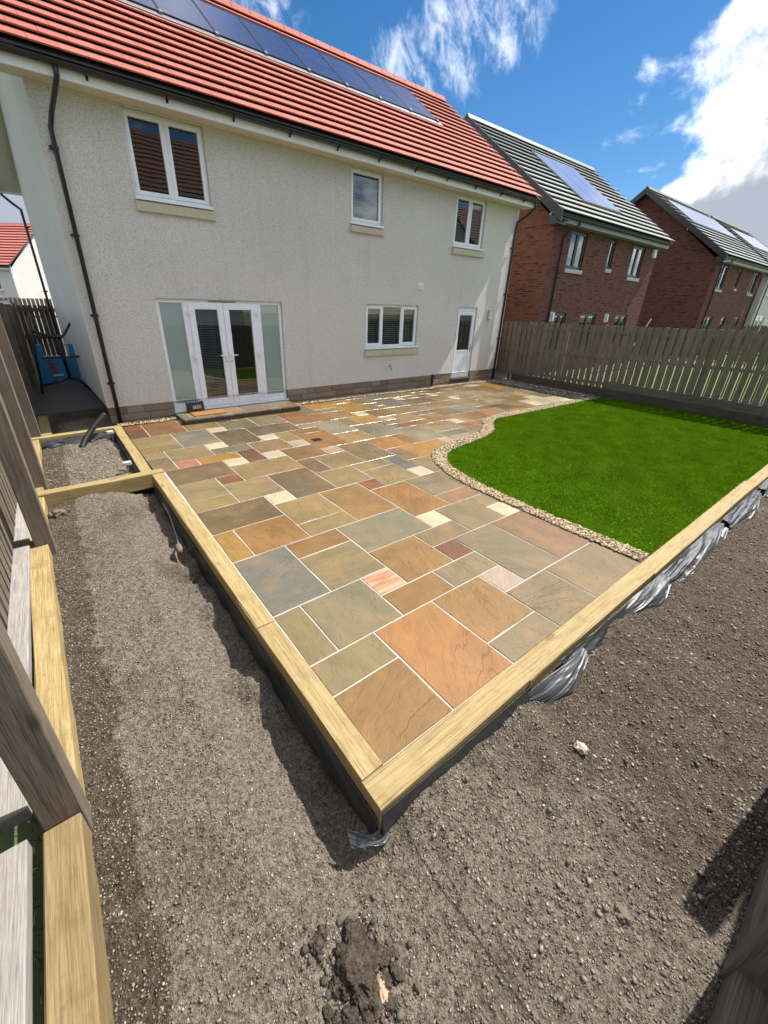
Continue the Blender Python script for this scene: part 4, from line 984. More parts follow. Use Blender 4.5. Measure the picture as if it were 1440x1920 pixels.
while x < sx1 - .02:
    x2 = min(x + rs.choice((.2, .24, .28)), sx1); o = MB().box(x + .004, x2 - .004, sy0, sy0 + .16, zt - .034, zt + .001).build('edging_slab', M['sandstone'], stp, bevel=.006)
    o.color = PAL[rs.choice(('taupe', 'pale', 'sage', 'tan'))] + (1,); x = x2
# doormat and crate on the step
mt = MB(); mt.box(1.97, 2.62, 8.155, 8.50, zt + .001, zt + .018); tag(mt.build('doormat', M['coir'], home=True, bevel=.006), 'brown coir doormat lying on the step before the left door', 'doormat')
cr = empty('crate', (2.11, 8.56, zt), 'small dark crate lettered BEER standing on the step beside the doormat', 'crate')
cb = MB(); X0, X1, Y0, Y1, Z0, Z1 = 1.955, 2.275, 8.515, 8.66, zt + .019, zt + .20
cb.box(X0, X1, Y0, Y0 + .014, Z0, Z1 - .02); cb.box(X0, X1, Y1 - .014, Y1, Z0, Z1 - .02); cb.box(X0, X0 + .014, Y0 + .014, Y1 - .014, Z0, Z1); cb.box(X1 - .014, X1, Y0 + .014, Y1 - .014, Z0, Z1); cb.box(X0 + .014, X1 - .014, Y0 + .014, Y1 - .014, Z0, Z0 + .1)
cb.build('body', M['crate_dark'], cr, bevel=.004)
fc = bpy.data.curves.new('lettering', 'FONT'); fc.body = 'BEER'; fc.size = .095; fc.extrude = .002; fc.align_x = 'CENTER'; fc.materials.append(M['lettering'])
ftmp = bpy.data.objects.new('tmp', fc); COL.objects.link(ftmp); bpy.context.view_layer.update(); lme = bpy.data.meshes.new_from_object(ftmp.evaluated_get(bpy.context.evaluated_depsgraph_get())); bpy.data.objects.remove(ftmp)
fo = bpy.data.objects.new('lettering', lme); COL.objects.link(fo); fo.location = ((X0 + X1) / 2 + .02, Y0 - .003, Z0 + .055); fo.rotation_euler = (math.pi / 2, 0, 0); fo.scale = (.85, 1, 1); adopt(fo, cr)

# ================================================================== lawn, gravel
V = [(x, y_, patio_z(x, y_) + .012) for x, y_ in LAWN]
lawn = MB().poly(V).build('lawn', M['turf_base']); lawn['kind'] = 'structure'
rng = np.random.RandomState(5)
NB = 190000
bx = rng.uniform(4.2, 12.62, NB * 2); by = rng.uniform(.955, 5.2, NB * 2)
keep = rng.rand(NB * 2) < np.clip(1.25 - (bx - 4) * .09, .35, 1)
bx, by = bx[keep], by[keep]; k = inpoly(bx, by, LAWN); bx, by = bx[k], by[k]
n = len(bx); hgt = rng.uniform(.012, .026, n); wd = rng.uniform(.0022, .0042, n) * (1 + (bx - 4) * .12); az = rng.rand(n) * 6.283
lean = rng.uniform(.1, .9, n) * hgt; ld = rng.rand(n) * 1.6 + 2.2
bz = patio_z(bx, by) + .012
V = np.empty((n, 3, 3)); V[:, 0] = np.c_[bx - np.cos(az) * wd, by - np.sin(az) * wd, bz]; V[:, 1] = np.c_[bx + np.cos(az) * wd, by + np.sin(az) * wd, bz]
V[:, 2] = np.c_[bx + np.cos(ld) * lean, by + np.sin(ld) * lean, bz + hgt]
cc = np.repeat(.7 + .6 * rng.rand(n, 1), 3, 1) * (1 + np.c_[.25 * (rng.rand(n) - .5), np.zeros(n), np.zeros(n)])
o = link('grass_blades', npmesh('grass_blades', V.reshape(-1, 3), np.arange(n * 3).reshape(-1, 3), np.repeat(cc, 3, 0)), M['turf_blades'], lawn); o['kind'] = 'stuff'
# golden gravel between slabs and lawn
m_ = min(len(LC), len(GC)); idx = np.linspace(0, 1, 400)
def along(C, t):
    d_ = np.r_[0, np.cumsum(np.hypot(*np.diff(C, axis=0).T))]; d_ /= d_[-1]
    return np.c_[np.interp(t, d_, C[:, 0]), np.interp(t, d_, C[:, 1])]
A_, B_ = along(LC, idx), along(GC, idx)
V = np.concatenate([np.c_[A_, patio_z(A_[:, 0], A_[:, 1]) + .005], np.c_[B_, patio_z(B_[:, 0], B_[:, 1]) + .005]]); F = [(i, i + 400, i + 401, i + 1) for i in range(399)]
gs = link('gravel_strip', npmesh('gravel_strip', V, F), M['gravel_ground']); gs['kind'] = 'structure'
n = 9500; t_ = rng.rand(n); t_ = np.clip(t_, 0, 1); s_ = rng.rand(n)[:, None]
pp = along(LC, t_) * s_ + along(GC, t_) * (1 - s_) + rng.normal(0, .008, (n, 2))
pp = pp[(pp[:, 1] > .97) & (pp[:, 0] < 11.9)]
GOLD = [(.36, .26, .13), (.44, .34, .20), (.28, .185, .085), (.50, .42, .30), (.20, .13, .07), (.40, .29, .16), (.14, .105, .07), (.44, .35, .23)]
g = scatter('gravel', np.c_[pp, patio_z(pp[:, 0], pp[:, 1]) + .008 + rng.rand(len(pp)) * .010], rng.uniform(.009, .017, len(pp)), GOLD, M['pebbles'], seed=3)
tag(g, 'golden gravel band curving between the paving and the lawn', 'gravel', kind='stuff')
# gravel along the foot of the wall
sheet('wall_gravel_bed', [(.72, 8.46, patio_z(1, 8.46) + .006), (11.9, 8.46, patio_z(11.9, 8.46) + .006), (12.5, 8.74, patio_z(12, 8.7) + .004), (.55, 8.78, patio_z(1, 8.7) + .004)], M['gravel_ground'])
n = 5200; gx = rng.uniform(.66, 12.0, n); gy = 8.73 - rng.rand(n) ** .8 * (.25 + .05 * np.sin(gx * 1.7))
k = ~((gx > sx0 - .01) & (gx < sx1 + .01) & (gy < 8.68)); gx, gy = gx[k], gy[k]
g = scatter('gravel', np.c_[gx, gy, patio_z(gx, gy) + .012 + rng.rand(len(gx)) * .012], rng.uniform(.009, .019, len(gx)), GOLD, M['pebbles'], seed=4)
tag(g, 'golden gravel lining the foot of the cream house wall', 'gravel', kind='stuff')
# grey chippings beside the right fence
V = [(11.45, 5.42), (12.6, 5.42), (12.6, 9.2), (12.2, 9.2), (12.2, 8.74), (11.8, 8.72)]
sheet('chipping_bed', [(a, b_, patio_z(a, b_) + .003) for a, b_ in V], M['gravel_ground'])
n = 5200; gx = rng.uniform(11.35, 12.58, n); gy = rng.uniform(5.40, 9.15, n)
k = (gx > 11.42 + (gy - 5.4) * .10) & ~((gx < 12.22) & (gy > 8.7)); gx, gy = gx[k], gy[k]
g = scatter('gravel', np.c_[gx, gy, patio_z(gx, gy) + .012 + rng.rand(len(gx)) * .012], rng.uniform(.012, .024, len(gx)), [(.075, .068, .06), (.11, .10, .088), (.15, .132, .11), (.05, .046, .042), (.24, .21, .17)], M['pebbles'], seed=5)
tag(g, 'grey chippings in the strip beside the right hand fence', 'gravel', kind='stuff')

# ================================================================== sleepers
def sleeper(label, p0, p1, width, z_top, height, axis, mt='new_timber', group='new pale timber sleepers', ztop2=None, side=1, name='timber_sleeper'):
    """p0,p1: the two ends of the inner top edge; width to the given side"""
    p0, p1 = Vector((*p0, 0)), Vector((*p1, 0)); dv = (p1 - p0).normalized(); nv = Vector((-dv.y, dv.x, 0)) * side * width
    za = z_top; zb_ = z_top if ztop2 is None else ztop2
    n_ = max(2, int((p1 - p0).length / .45)); b = MB(); rr = random.Random(label)
    ch = .007
    prof = [(0 + ch, 0), (1 - ch, 0), (1, -ch), (1, -1), (0, -1), (0, -ch)]
    rings = []
    for k in range(n_ + 1):
        t_ = k / n_; c0 = p0.lerp(p1, t_); zt_ = za + (zb_ - za) * t_; r_ = []
        for (s_, q) in prof:
            j1, j2 = rr.uniform(-.0035, .0035), rr.uniform(-.003, .003)
            s2 = s_ if s_ in (0, 1) else (ch / width if s_ < .5 else 1 - ch / width)
            v = c0 + nv * s2 + dv * 0; zz = zt_ + (q * height if q in (0, -1) else q)
            b.v.append((v.x + (nv.x / width) * j1, v.y + (nv.y / width) * j1, zz + (j2 if q > -.5 else 0))); r_.append(len(b.v) - 1)
        rings.append(r_)
    m2 = len(prof)
    flip = side > 0
    for a, c_ in zip(rings, rings[1:]):
        for i in range(m2):
            q = (a[i], a[(i + 1) % m2], c_[(i + 1) % m2], c_[i]); b.f.append(q if flip else tuple(reversed(q)))
    b.f.append(tuple(reversed(rings[0])) if flip else tuple(rings[0])); b.f.append(tuple(rings[-1]) if flip else tuple(reversed(rings[-1])))
    o = b.build(name, M[mt + '_' + axis], home=True)
    return tag(o, label, 'sleeper', group)
pz = patio_z
# along the left edge of the patio (inner edge faces the slabs)
sleeper('pale sleeper on the patio edge, nearest the front corner', (.880, .945), (.868, 2.215), .145, pz(.9, .95) + .012, .21, 'y', ztop2=pz(.9, 2.2) + .012)
sleeper('pale sleeper on the patio edge, running up to the cross sleeper', (.868, 2.22), (.850, 5.70), .145, pz(.9, 2.2) + .012, .21, 'y', ztop2=pz(.9, 5.7) + .012)
sleeper('pale sleeper on the right side of the small square bed', (.735, 5.86), (.715, 8.42), .135, pz(.7, 5.86) + .010, .22, 'y', ztop2=pz(.7, 8.4) + .012)
# front row
sleeper('pale stained sleeper at the near corner of the patio', (1.985, .945), (.735, .940), .150, pz(1.4, .9) + .010, .20, 'x', side=1)
sleeper('pale sleeper in the front row beside the rose slabs', (4.02, .955), (1.99, .945), .150, pz(3, .9) + .010, .20, 'x', side=1)
sleeper('pale sleeper in the front row along the lawn', (7.75, .970), (4.025, .955), .155, pz(5.9, .9) + .016, .20, 'x', side=1)
sleeper('pale sleeper in the front row at the far right of the lawn', (12.55, .985), (7.755, .970), .155, pz(10, .9) + .016, .20, 'x', side=1)
# cross sleepers of the left bed
sleeper('pale cross sleeper dividing the long bed from the square bed', (.86, 5.72), (-.66, 5.70), .150, pz(0, 5.7) + .016, .20, 'x', side=-1, ztop2=pz(0, 5.7) + .016)
sleeper('pale cross sleeper closing the far end of the square bed', (.735, 8.425), (-.66, 8.33), .135, pz(0, 8.35) + .013, .22, 'x', side=-1)
# left boundary
sleeper('pale sleeper under the left fence, nearest the camera', (-.405, .15), (-.405, 1.60), .150, .02, .26, 'y', 'used_timber', side=1, ztop2=.035)
sleeper('long pale sleeper with a brown knot under the left fence', (-.408, 1.74), (-.475, 4.42), .150, .035, .26, 'y', side=1, ztop2=.088)
sleeper('short pale sleeper under the left fence before the cross sleeper', (-.478, 4.56), (-.49, 5.69), .150, .092, .26, 'y', side=1, ztop2=.112)
sleeper('pale sleeper on the left side of the small square bed', (-.485, 5.88), (-.52, 8.32), .135, .118, .24, 'y', side=1, ztop2=.165)
sleeper('pale sleeper lying beyond the square bed beside the fence', (-.33, 8.49), (-.38, 10.6), .15, .19, .22, 'y', side=1, ztop2=.25)
sleeper('dark old sleeper across the side path at the house corner', (.60, 9.95), (-.33, 9.92), .10, .27, .27, 'x', 'dark_timber', 'old dark sleepers', side=-1)
# right boundary: dark sleepers at the foot of the fence
sleeper('low dark sleeper at the foot of the right fence beside the chippings', (12.60, 5.19), (12.66, 8.35), .09, pz(12.6, 5.3) + .24, .30, 'y', 'dark_timber', 'old dark sleepers', side=-1, ztop2=pz(12.6, 8.3) + .24)
for lab, ya, yb in (('beside the gravel end', 3.55, 5.18), ('middle of the lawn', 1.75, 3.545), ('nearest the front', .3, 1.745)):
    sleeper('upper sleeper of the raised pair by right fence, ' + lab, (12.55, ya), (12.55, yb), .12, .335 + ya * .03, .20, 'y', 'old_timber', 'old dark sleepers', side=-1, ztop2=.335 + yb * .03)
    sleeper('lower sleeper of the raised pair by right fence, ' + lab, (12.535, ya - .2), (12.535, yb), .13, .133 + ya * .03, .24, 'y', 'dark_timber', 'old dark sleepers', side=-1, ztop2=.133 + yb * .03)
# front boundary, bottom right of the picture
sleeper('weathered sleeper at the front boundary in the bottom right corner', (-.7, -.385), (12.6, -.385), .14, -.10, .25, 'x', 'old_timber', 'old dark sleepers', side=-1)

# ================================================================== soil beds
def soil_mesh(name, xs, ys, zf, mask=None):
    X, Y = np.meshgrid(xs, ys, indexing='ij'); Z = zf(X, Y); nx, ny = X.shape
    V = np.stack([X, Y, Z], -1).reshape(-1, 3)
    i, j = np.meshgrid(np.arange(nx - 1), np.arange(ny - 1), indexing='ij'); k = (i * ny + j).ravel()
    F = np.c_[k, k + ny, k + ny + 1, k + 1]
    o = link(name, npmesh(name, V, F), M['soil'], smooth=True); o['kind'] = 'structure'; return o
def rough(X, Y):
    return (fbm(X * 2.2, Y * 2.2, 3, 20) - .5) * .085 + (fbm(X * 5.5, Y * 5.5, 2, 25) - .5) * .035 + (fbm(X * 14, Y * 14, 3, 30) - .5) * .026 + (fbm(X * 45, Y * 45, 3, 40) - .5) * .018
def z_bed(X, Y):
    left = np.interp(Y, [-.6, .5, 1.0, 1.6, 3.0, 5.7], [-.24, -.23, -.19, -.13, -.06, .0])
    trench = np.interp(X, [-.42, .20, .46, .72], [.0, .0, -.10, -.155])
    z = left + trench * np.clip((Y - .3) / .8, 0, 1) + rough(X, Y)
    z += .03 * np.exp(-((X - .62) / .12) ** 2 - ((Y - 1.95) / .16) ** 2) * 3 + .06 * np.exp(-((X - .60) / .12) ** 2 - ((Y - 2.9) / .22) ** 2)
    z -= .05 * np.exp(-((X - .60) / .10) ** 2 - ((Y - 1.25) / .35) ** 2)
    z += (fbm(X * 7, Y * 7, 3, 26) - .5) * .10 * np.clip((X - .30) / .2, 0, 1) * np.clip((Y - .9) * 3, 0, 1) - .015 * np.clip((X - .30) / .2, 0, 1)
    groove = np.exp(-((X - .52 - .04 * np.sin(Y * 9)) / .025) ** 2) * np.clip((.80 - Y) * 6, 0, 1) * np.clip((Y - .35) * 6, 0, 1)
    return z - .045 * groove
def z_front(X, Y):
    z = np.interp(X, [.7, 3, 12], [-.205, -.185, -.20]) + 0 * Y + rough(X, Y)
    z += np.interp(Y, [-.4, .2, .50, .66, .80], [-.03, .0, .015, .06, .105])
    return z
def z_soil(X, Y):
    t_ = np.clip((X - .55) / .45, 0, 1) * np.clip((1.1 - Y) / .3, 0, 1)
    return z_bed(X, Y) * (1 - t_) + z_front(X, Y) * t_
ST = .0125
soil = soil_mesh('soil', np.arange(-.58, .86, ST), np.arange(-.45, 5.72, ST), z_soil)
soil_f = soil_mesh('soil_front', np.concatenate([np.arange(.845, 3.6, ST), np.arange(3.6, 12.6, .04)]), np.arange(-.45, .94, ST), z_soil)
def z_box(X, Y): return .02 + (Y - 5.9) * .012 + rough(X, Y) - np.clip((X - .42) / .2, 0, 1) * .09
soil_b = soil_mesh('soil_square_bed', np.arange(-.50, .62, .02), np.arange(5.84, 8.36, .02), z_box)
def z_gap(X, Y): return .09 + rough(X, Y)
soil_mesh('soil_gap', np.arange(-.36, .75, .03), np.arange(8.44, 9.95, .03), z_gap)
# grit and small stones on the soil
n = 150000
gx = rng.uniform(-.52, 4.6, n); gy = rng.uniform(-.42, 5.6, n)
k = ((gx < .70) | ((gy < .78) & (rng.rand(n) < 1.0))); gx, gy = gx[k], gy[k]
sz = .0024 + .0048 * rng.rand(len(gx)) ** 2.2
GRIT = [(.17, .143, .110), (.22, .187, .145), (.13, .108, .082), (.25, .212, .165), (.10, .082, .062), (.18, .15, .113), (.22, .188, .147), (.14, .116, .088), (.28, .242, .193), (.20, .17, .13), (.38, .34, .28)]
o = scatter('soil_grit', np.c_[gx, gy, z_soil(gx, gy) + sz * .35], sz, GRIT, M['grit'], soil, seed=8, low=True); o['kind'] = 'stuff'
n = 14000; gx = rng.uniform(.9, 12.4, n); gy = rng.uniform(-.42, .78, n); sz = .003 + .009 * rng.rand(n) ** 4
o = scatter('soil_grit', np.c_[gx, gy, z_soil(gx, gy) + sz * .3], sz, GRIT, M['grit'], soil_f, seed=9); o['kind'] = 'stuff'
n = 2600; gx = rng.uniform(-.48, .6, n); gy = rng.uniform(5.86, 8.3, n); sz = .004 + .009 * rng.rand(n) ** 3
o = scatter('soil_grit', np.c_[gx, gy, z_box(gx, gy) + sz * .3], sz, GRIT, M['grit'], soil_b, seed=10); o['kind'] = 'stuff'
# clods turned up near the corner
def clod_mesh(name, c, r, seed, sq=.7, col=None):
    import bmesh
    bm = bmesh.new(); bmesh.ops.create_icosphere(bm, subdivisions=4, radius=1.0); rr = np.random.RandomState(seed)
    P_ = np.array([v.co[:] for v in bm.verts]); o1, o2 = rr.rand(2) * 40
    k = 1 + (fbm(P_[:, 0] * 1.6 + o1, P_[:, 1] * 1.6 + P_[:, 2] * 1.3 + o2, 4, 50) - .5) * 1.1 + (fbm(P_[:, 0] * 5 + o2, P_[:, 1] * 5 - P_[:, 2] * 4 + o1, 3, 60) - .5) * .75 + (fbm(P_[:, 0] * 14 + P_[:, 2] * 9 + o1, P_[:, 1] * 14 - P_[:, 2] * 6 + o2, 2, 65) - .5) * .35
    for v, p_, kk in zip(bm.verts, P_, k): v.co = Vector((p_[0] * kk * r * (1 + .3 * rr.rand() * 0), p_[1] * kk * r * 1.15, p_[2] * kk * r * sq))
    me = bpy.data.meshes.new(name); bm.to_mesh(me); bm.free(); return me
clods = [(.43, .575, .048), (.385, .505, .060), (.45, .50, .034), (.50, .475, .038), (.33, .50, .032), (.295, .515, .026), (.41, .435, .030), (.36, .44, .034), (.29, .645, .024), (.325, .665, .020), (.46, .415, .024), (.515, .40, .026), (.30, .415, .028), (.26, .44, .022), (.39, .385, .026), (.34, .365, .03), (.44, .35, .024), (.235, .47, .018), (.545, .45, .018)]
heap = None
Vs, Fs = [], []
for i, (x, y_, r_) in enumerate(clods):
    me = clod_mesh('clod', None, r_, 100 + i); z_ = float(z_soil(np.array(x), np.array(y_)))
    a = np.array([v.co[:] for v in me.vertices]) + np.array([x, y_, z_ + r_ * .35]); f_ = np.array([p.vertices[:] for p in me.polygons]) + sum(len(q) for q in Vs)
    Vs.append(a); Fs.append(f_); bpy.data.meshes.remove(me)
heap = link('soil_clods', npmesh('soil_clods', np.concatenate(Vs), np.concatenate(Fs)), M['soil_damp'], smooth=False)
tag(heap, 'cluster of dug-up soil clods at the bottom centre', 'clods', kind='stuff')
n = 420; aa = rng.rand(n) * 6.283; rr_ = np.abs(rng.normal(0, 1, n)); gx = .40 + np.cos(aa) * rr_ * .10; gy = .49 + np.sin(aa) * rr_ * .115; sz = .004 + .013 * rng.rand(n) ** 2.5
o = scatter('soil_crumbs', np.c_[gx, gy, z_soil(gx, gy) + sz * .4], sz, [(.085, .068, .050), (.12, .098, .073), (.16, .134, .102), (.065, .052, .039)], M['grit'], heap, seed=14, squash=.75); o['kind'] = 'stuff'
def stone(label, x, y_, r_, seed, m_, sq=.6, rot=0.0, stretch=1.0):
    me = clod_mesh('stone', None, r_, seed, sq); o = link('stone', me, M[m_], smooth=True)
    o.location = (x, y_, float(z_soil(np.array(x), np.array(y_))) + r_ * .25); o.rotation_euler = (0, 0, rot); o.scale = (1, stretch, 1); tag(o, label, 'stone')
plain('stone_pale', (.40, .36, .27), .85, var=.2, scale=30, bump=.3); plain('stone_pink', (.42, .28, .19), .8, var=.25, scale=30, bump=.3); plain('stone_brown', (.16, .12, .085), .9, var=.3, scale=30, bump=.4)
stone('pale angular stone lying on the bare soil below the front sleepers', 1.96, .41, .034, 7, 'stone_pale', .6)
stone('long pinkish stone among the soil clods', .432, .392, .022, 9, 'stone_pink', .8, -.5, 1.9)
stone('brown stone half buried in soil in front of the square bed', -.40, 5.36, .09, 12, 'stone_brown', .6, .3, .7)
stone('grey stone lying on soil near the bottom right shadow', 1.42, -.06, .026, 17, 'stone_brown', .7)

# ================================================================== fences
def board_mesh(nm, w_, th, h, mat_, rr, lean=0.0):
    b = MB(); j = lambda: rr.uniform(-.004, .004)
    b.hexa([(-th / 2, -w_ / 2 + j(), 0), (th / 2, -w_ / 2 + j(), 0), (th / 2, w_ / 2 + j(), 0), (-th / 2, w_ / 2 + j(), 0),
            (-th / 2, -w_ / 2 + j(), h + j()), (th / 2, -w_ / 2 + j(), h + j()), (th / 2, w_ / 2 + j(), h + j()), (-th / 2, w_ / 2 + j(), h + j())])
    me = b.mesh(nm); me.materials.append(mat_); return me
frr = random.Random(21)
def fence(label, loc, run, n, pitch, zfun, h, w_=.115, back_w=.04, rails=(.35, .95, 1.5), side=1, posts=(), mt='old_timber', axis='y', group='vertical board timber fences', post_w=.10, back=True, railm=None, post_side=1):
    """boards stand along +run from loc; `side` = +1 when the back slats are on the +normal side"""
    F_ = empty('timber_fence', loc, label, 'fence', group)
    rotz = 0 if axis == 'y' else -math.pi / 2
    meshes = [board_mesh('board', w_, .018, h, M[mt + '_z'], frr) for _ in range(6)]
    slat = [board_mesh('back_board', back_w, .018, h - .02, M[mt + '_z'], frr) for _ in range(3)]
    L0 = Vector(loc); dv = Vector((0, 1, 0)) if axis == 'y' else Vector((1, 0, 0)); nv = Vector((1, 0, 0)) if axis == 'y' else Vector((0, 1, 0))
    for i in range(n):
        p = L0 + dv * (i * pitch); p.z = zfun(p.x if axis == 'x' else p.y)
        o = bpy.data.objects.new('board', frr.choice(meshes)); COL.objects.link(o); o.location = p + nv * frr.uniform(-.002, .002); o.rotation_euler = (0, 0, rotz + frr.uniform(-.02, .02)); o.scale = (1, frr.uniform(.95, 1.05), frr.uniform(.995, 1.006)); adopt(o, F_)
        if back and i < n - 1:
            q = p + dv * (pitch / 2 + .007) + nv * side * .066; o = bpy.data.objects.new('back_board', frr.choice(slat)); COL.objects.link(o); o.location = q + dv * frr.uniform(-.004, .004); o.rotation_euler = (0, 0, rotz); adopt(o, F_)
    ln = n * pitch
    for rz in rails:
        a = L0 + nv * side * .033 - dv * .05; e = a + dv * ln
        za, zb_ = zfun((a.x if axis == 'x' else a.y)) + rz, zfun((e.x if axis == 'x' else e.y)) + rz
        b = MB(); t_, hh = .022, .04
        b.hexa([tuple(a + nv * -t_ + Vector((0, 0, za - a.z - hh))), tuple(e + nv * -t_ + Vector((0, 0, zb_ - e.z - hh))), tuple(e + nv * t_ + Vector((0, 0, zb_ - e.z - hh))), tuple(a + nv * t_ + Vector((0, 0, za - a.z - hh))),
                tuple(a + nv * -t_ + Vector((0, 0, za - a.z + hh))), tuple(e + nv * -t_ + Vector((0, 0, zb_ - e.z + hh))), tuple(e + nv * t_ + Vector((0, 0, zb_ - e.z + hh))), tuple(a + nv * t_ + Vector((0, 0, za - a.z + hh)))])
        b.build('rail', M[(railm or mt) + '_' + axis], F_)
    for s_, zb_, zt_, dw in posts:
        p = L0 + dv * s_ + nv * post_side * dw; k = post_w / 2
        MB().box(p.x - k, p.x + k, p.y - k, p.y + k, zb_, zt_).build('post', M[mt + '_z'], F_, bevel=.006)
    return F_
# right fence
fence('tall weathered fence along the right side of the garden', (12.68, .15, 0), 'y', 49, .182, lambda y_: .27 + .012 * (5 - y_) * 0 + .008 * (y_ - 5), 1.66, w_=.117, back_w=.030, rails=(.12, .83, 1.5), side=1, mt='fence_timber', posts=[(1.2, -.4, 1.8, .16), (3.0, -.4, 1.8, .16), (4.8, -.4, 1.8, .16), (6.6, -.4, 1.8, .16), (8.4, -.4, 1.8, .16)])
# boundary fence between the neighbours, and the one behind it
fence('low grey fence between the two brick houses, behind the right fence', (30.2, -1.0, 0), 'y', 52, .185, lambda y_: 0.0, 1.78, w_=.13, back=False, rails=(.4, 1.3), mt='old_timber')
fence('pale fence standing past the farther brick house', (40.9, -1.0, 0), 'y', 52, .185, lambda y_: 0.0, 1.74, w_=.13, back=False, rails=(.4, 1.3), mt='old_timber')
# left fence: posts stand on the garden side, rails and boards behind them
LF = lambda y_: -.05 + .022 * y_
lf = fence('weathered fence with square posts on the left, close to the camera', (-.735, -.9, 0), 'y', 112, .155, LF, 1.98, w_=.105, back_w=.05, rails=(.22, 1.0, 1.72), side=-1, mt='old_timber', railm='grey_timber', post_side=1)
for rz in (.0, .95, 1.70):
    for ya, yb in ((-.8, 1.60), (1.74, 4.43), (4.56, 6.02), (6.16, 8.42), (8.56, 10.9), (11.0, 13.3), (13.4, 16.2)):
        za, zb_ = LF(ya) + rz, LF(yb) + rz
        dx0 = -.03 * max(0, ya) / 8; dx1 = -.03 * max(0, yb) / 8
        b = MB(); b.hexa([(-.715 + dx0, ya, za), (-.592 + dx0, ya, za), (-.592 + dx1, yb, zb_), (-.715 + dx1, yb, zb_), (-.715 + dx0, ya, za + .075), (-.592 + dx0, ya, za + .075), (-.592 + dx1, yb, zb_ + .075), (-.715 + dx1, yb, zb_ + .075)])
        b.build('rail', M['grey_timber_y'], lf, bevel=.006)
for y_, xw in ((-.95, .150), (1.67, .150), (4.495, .145), (6.09, .145), (8.49, .145), (10.95, .14), (13.35, .14), (15.8, .14)):
    xr = -.395 - .012 * max(0, y_ - 1.6) if y_ < 9 else -.50
    b = MB(); b.box(xr - xw, xr, y_ - .062, y_ + .062, LF(y_) - .2, LF(y_) + 1.98); b.build('post', M['old_timber_z'], lf, bevel=.007)
# gate across the side path
gt = empty('side_gate', (-.16, 16.3, .4), 'dark timber gate closing the side passage between house and fence', 'gate')
x = -.74
while x < .38:
    o = board_mesh('board', .1, .018, 1.74, M['dark_timber_z'], frr); q = link('board', o); q.location = (x + .05, 16.32, .48); q.rotation_euler = (0, 0, math.pi / 2); adopt(q, gt); x += .125
for z_ in (.62, 1.35, 2.10): MB().box(-.75, .40, 16.26, 16.31, z_ - .05, z_ + .05).build('rail', M['dark_timber_x'], gt)
fence('low timber fence across the road, above the side gate', (-7.0, 24.0, 0), 'x', 60, .15, lambda x_: .2, 2.32, w_=.12, back=False, rails=(.4, 1.6), axis='x', mt='old_timber')
# front boundary behind the camera: posts, rails and boards at its right
ff = fence('timber fence along the front boundary, its posts in the bottom right', (1.3, -.56, 0), 'x', 72, .155, lambda x_: -.25, 1.85, w_=.11, back_w=.05, rails=(), side=-1, axis='x', mt='old_timber')
for px in (1.60, 2.96, 5.4, 7.8, 10.2):
    b = MB(); ya, yb = (-.50, -.372) if px < 2 else (-.475, -.352)
    b.box(px - .05, px + .05, ya, yb, -.45, 1.63); b.build('post', M['old_timber_z'], ff, bevel=.006)
for rz in (.0, .75, 1.45): MB().box(1.25, 12.4, -.545, -.502, rz - .04, rz + .04).build('rail', M['old_timber_x'], ff)

# ================================================================== plastic membrane
def crumple(name, label, top, bot, nu, nv_, amp, seed, m_, freq=9.0, cat='plastic sheet', group=None, out=(0, -1, 0), belly=0.0, thick=True):
    T_, B_ = catmull(top, 12), catmull(bot, 12)
    def at3(C, t):
        d_ = np.r_[0, np.cumsum(np.linalg.norm(np.diff(C, axis=0), axis=1))]; d_ /= d_[-1]
        return np.stack([np.interp(t, d_, C[:, k]) for k in range(3)], -1)
    u = np.linspace(0, 1, nu); A, Bq = at3(T_, u), at3(B_, u); v = np.linspace(0, 1, nv_)
    P_ = A[:, None] * (1 - v)[None, :, None] + Bq[:, None] * v[None, :, None]
    L = np.linalg.norm(T_[-1] - T_[0])
    n1 = fbm(u[:, None] * L * freq + seed * 3.1, v[None] * 2.0 + seed + 0 * u[:, None], 4, 70 + seed % 5) - .5
    n2 = 1 - np.abs(fbm(u[:, None] * L * freq * .6 + v[None] * 1.5 + seed * 1.7, v[None] * 1.2 + 0 * u[:, None], 3, 80) * 2 - 1)
    rd = 1 - np.abs(2 * fbm(u[:, None] * L * freq * 1.5 + v[None] * 2.5 + seed * 2.3, v[None] * .9 + seed + 0 * u[:, None], 4, 90) - 1)
    rd2 = 1 - np.abs(2 * fbm(u[:, None] * L * freq * 2.2 - v[None] * 3.5 + seed * 5.3, v[None] * 2.4 + 0 * u[:, None], 3, 95) - 1)
    off = ((n1 * .8 + (n2 - .6) * .5) + ((rd - .7) * 2.4 + (rd2 - .7) * .45) * (.35 + .65 * v[None])) * amp + belly * np.sin(v[None] * math.pi)
    ej = (fbm(u * L * freq * 1.2 + seed, 0 * u + 3, 4, 97) - .5)
    P_[:, :, 2] += (ej * .06)[:, None] * v[None] ** 2; P_[:, :, 1] += (ej * .10)[:, None] * v[None] ** 2 * (1 if abs(out[1]) > .3 else 0)
    P_ = P_ + off[..., None] * np.array(out)[None, None]
    V = P_.reshape(-1, 3); i, j = np.meshgrid(np.arange(nu - 1), np.arange(nv_ - 1), indexing='ij'); k = (i * nv_ + j).ravel()
    o = link(name, npmesh(name, V, np.c_[k, k + nv_, k + nv_ + 1, k + 1]), M[m_], smooth=True)
    s_ = o.modifiers.new('thickness', 'SOLIDIFY'); s_.thickness = .0015
    return tag(o, label, cat, group)
Gp = 'grey plastic membrane along the front sleepers'
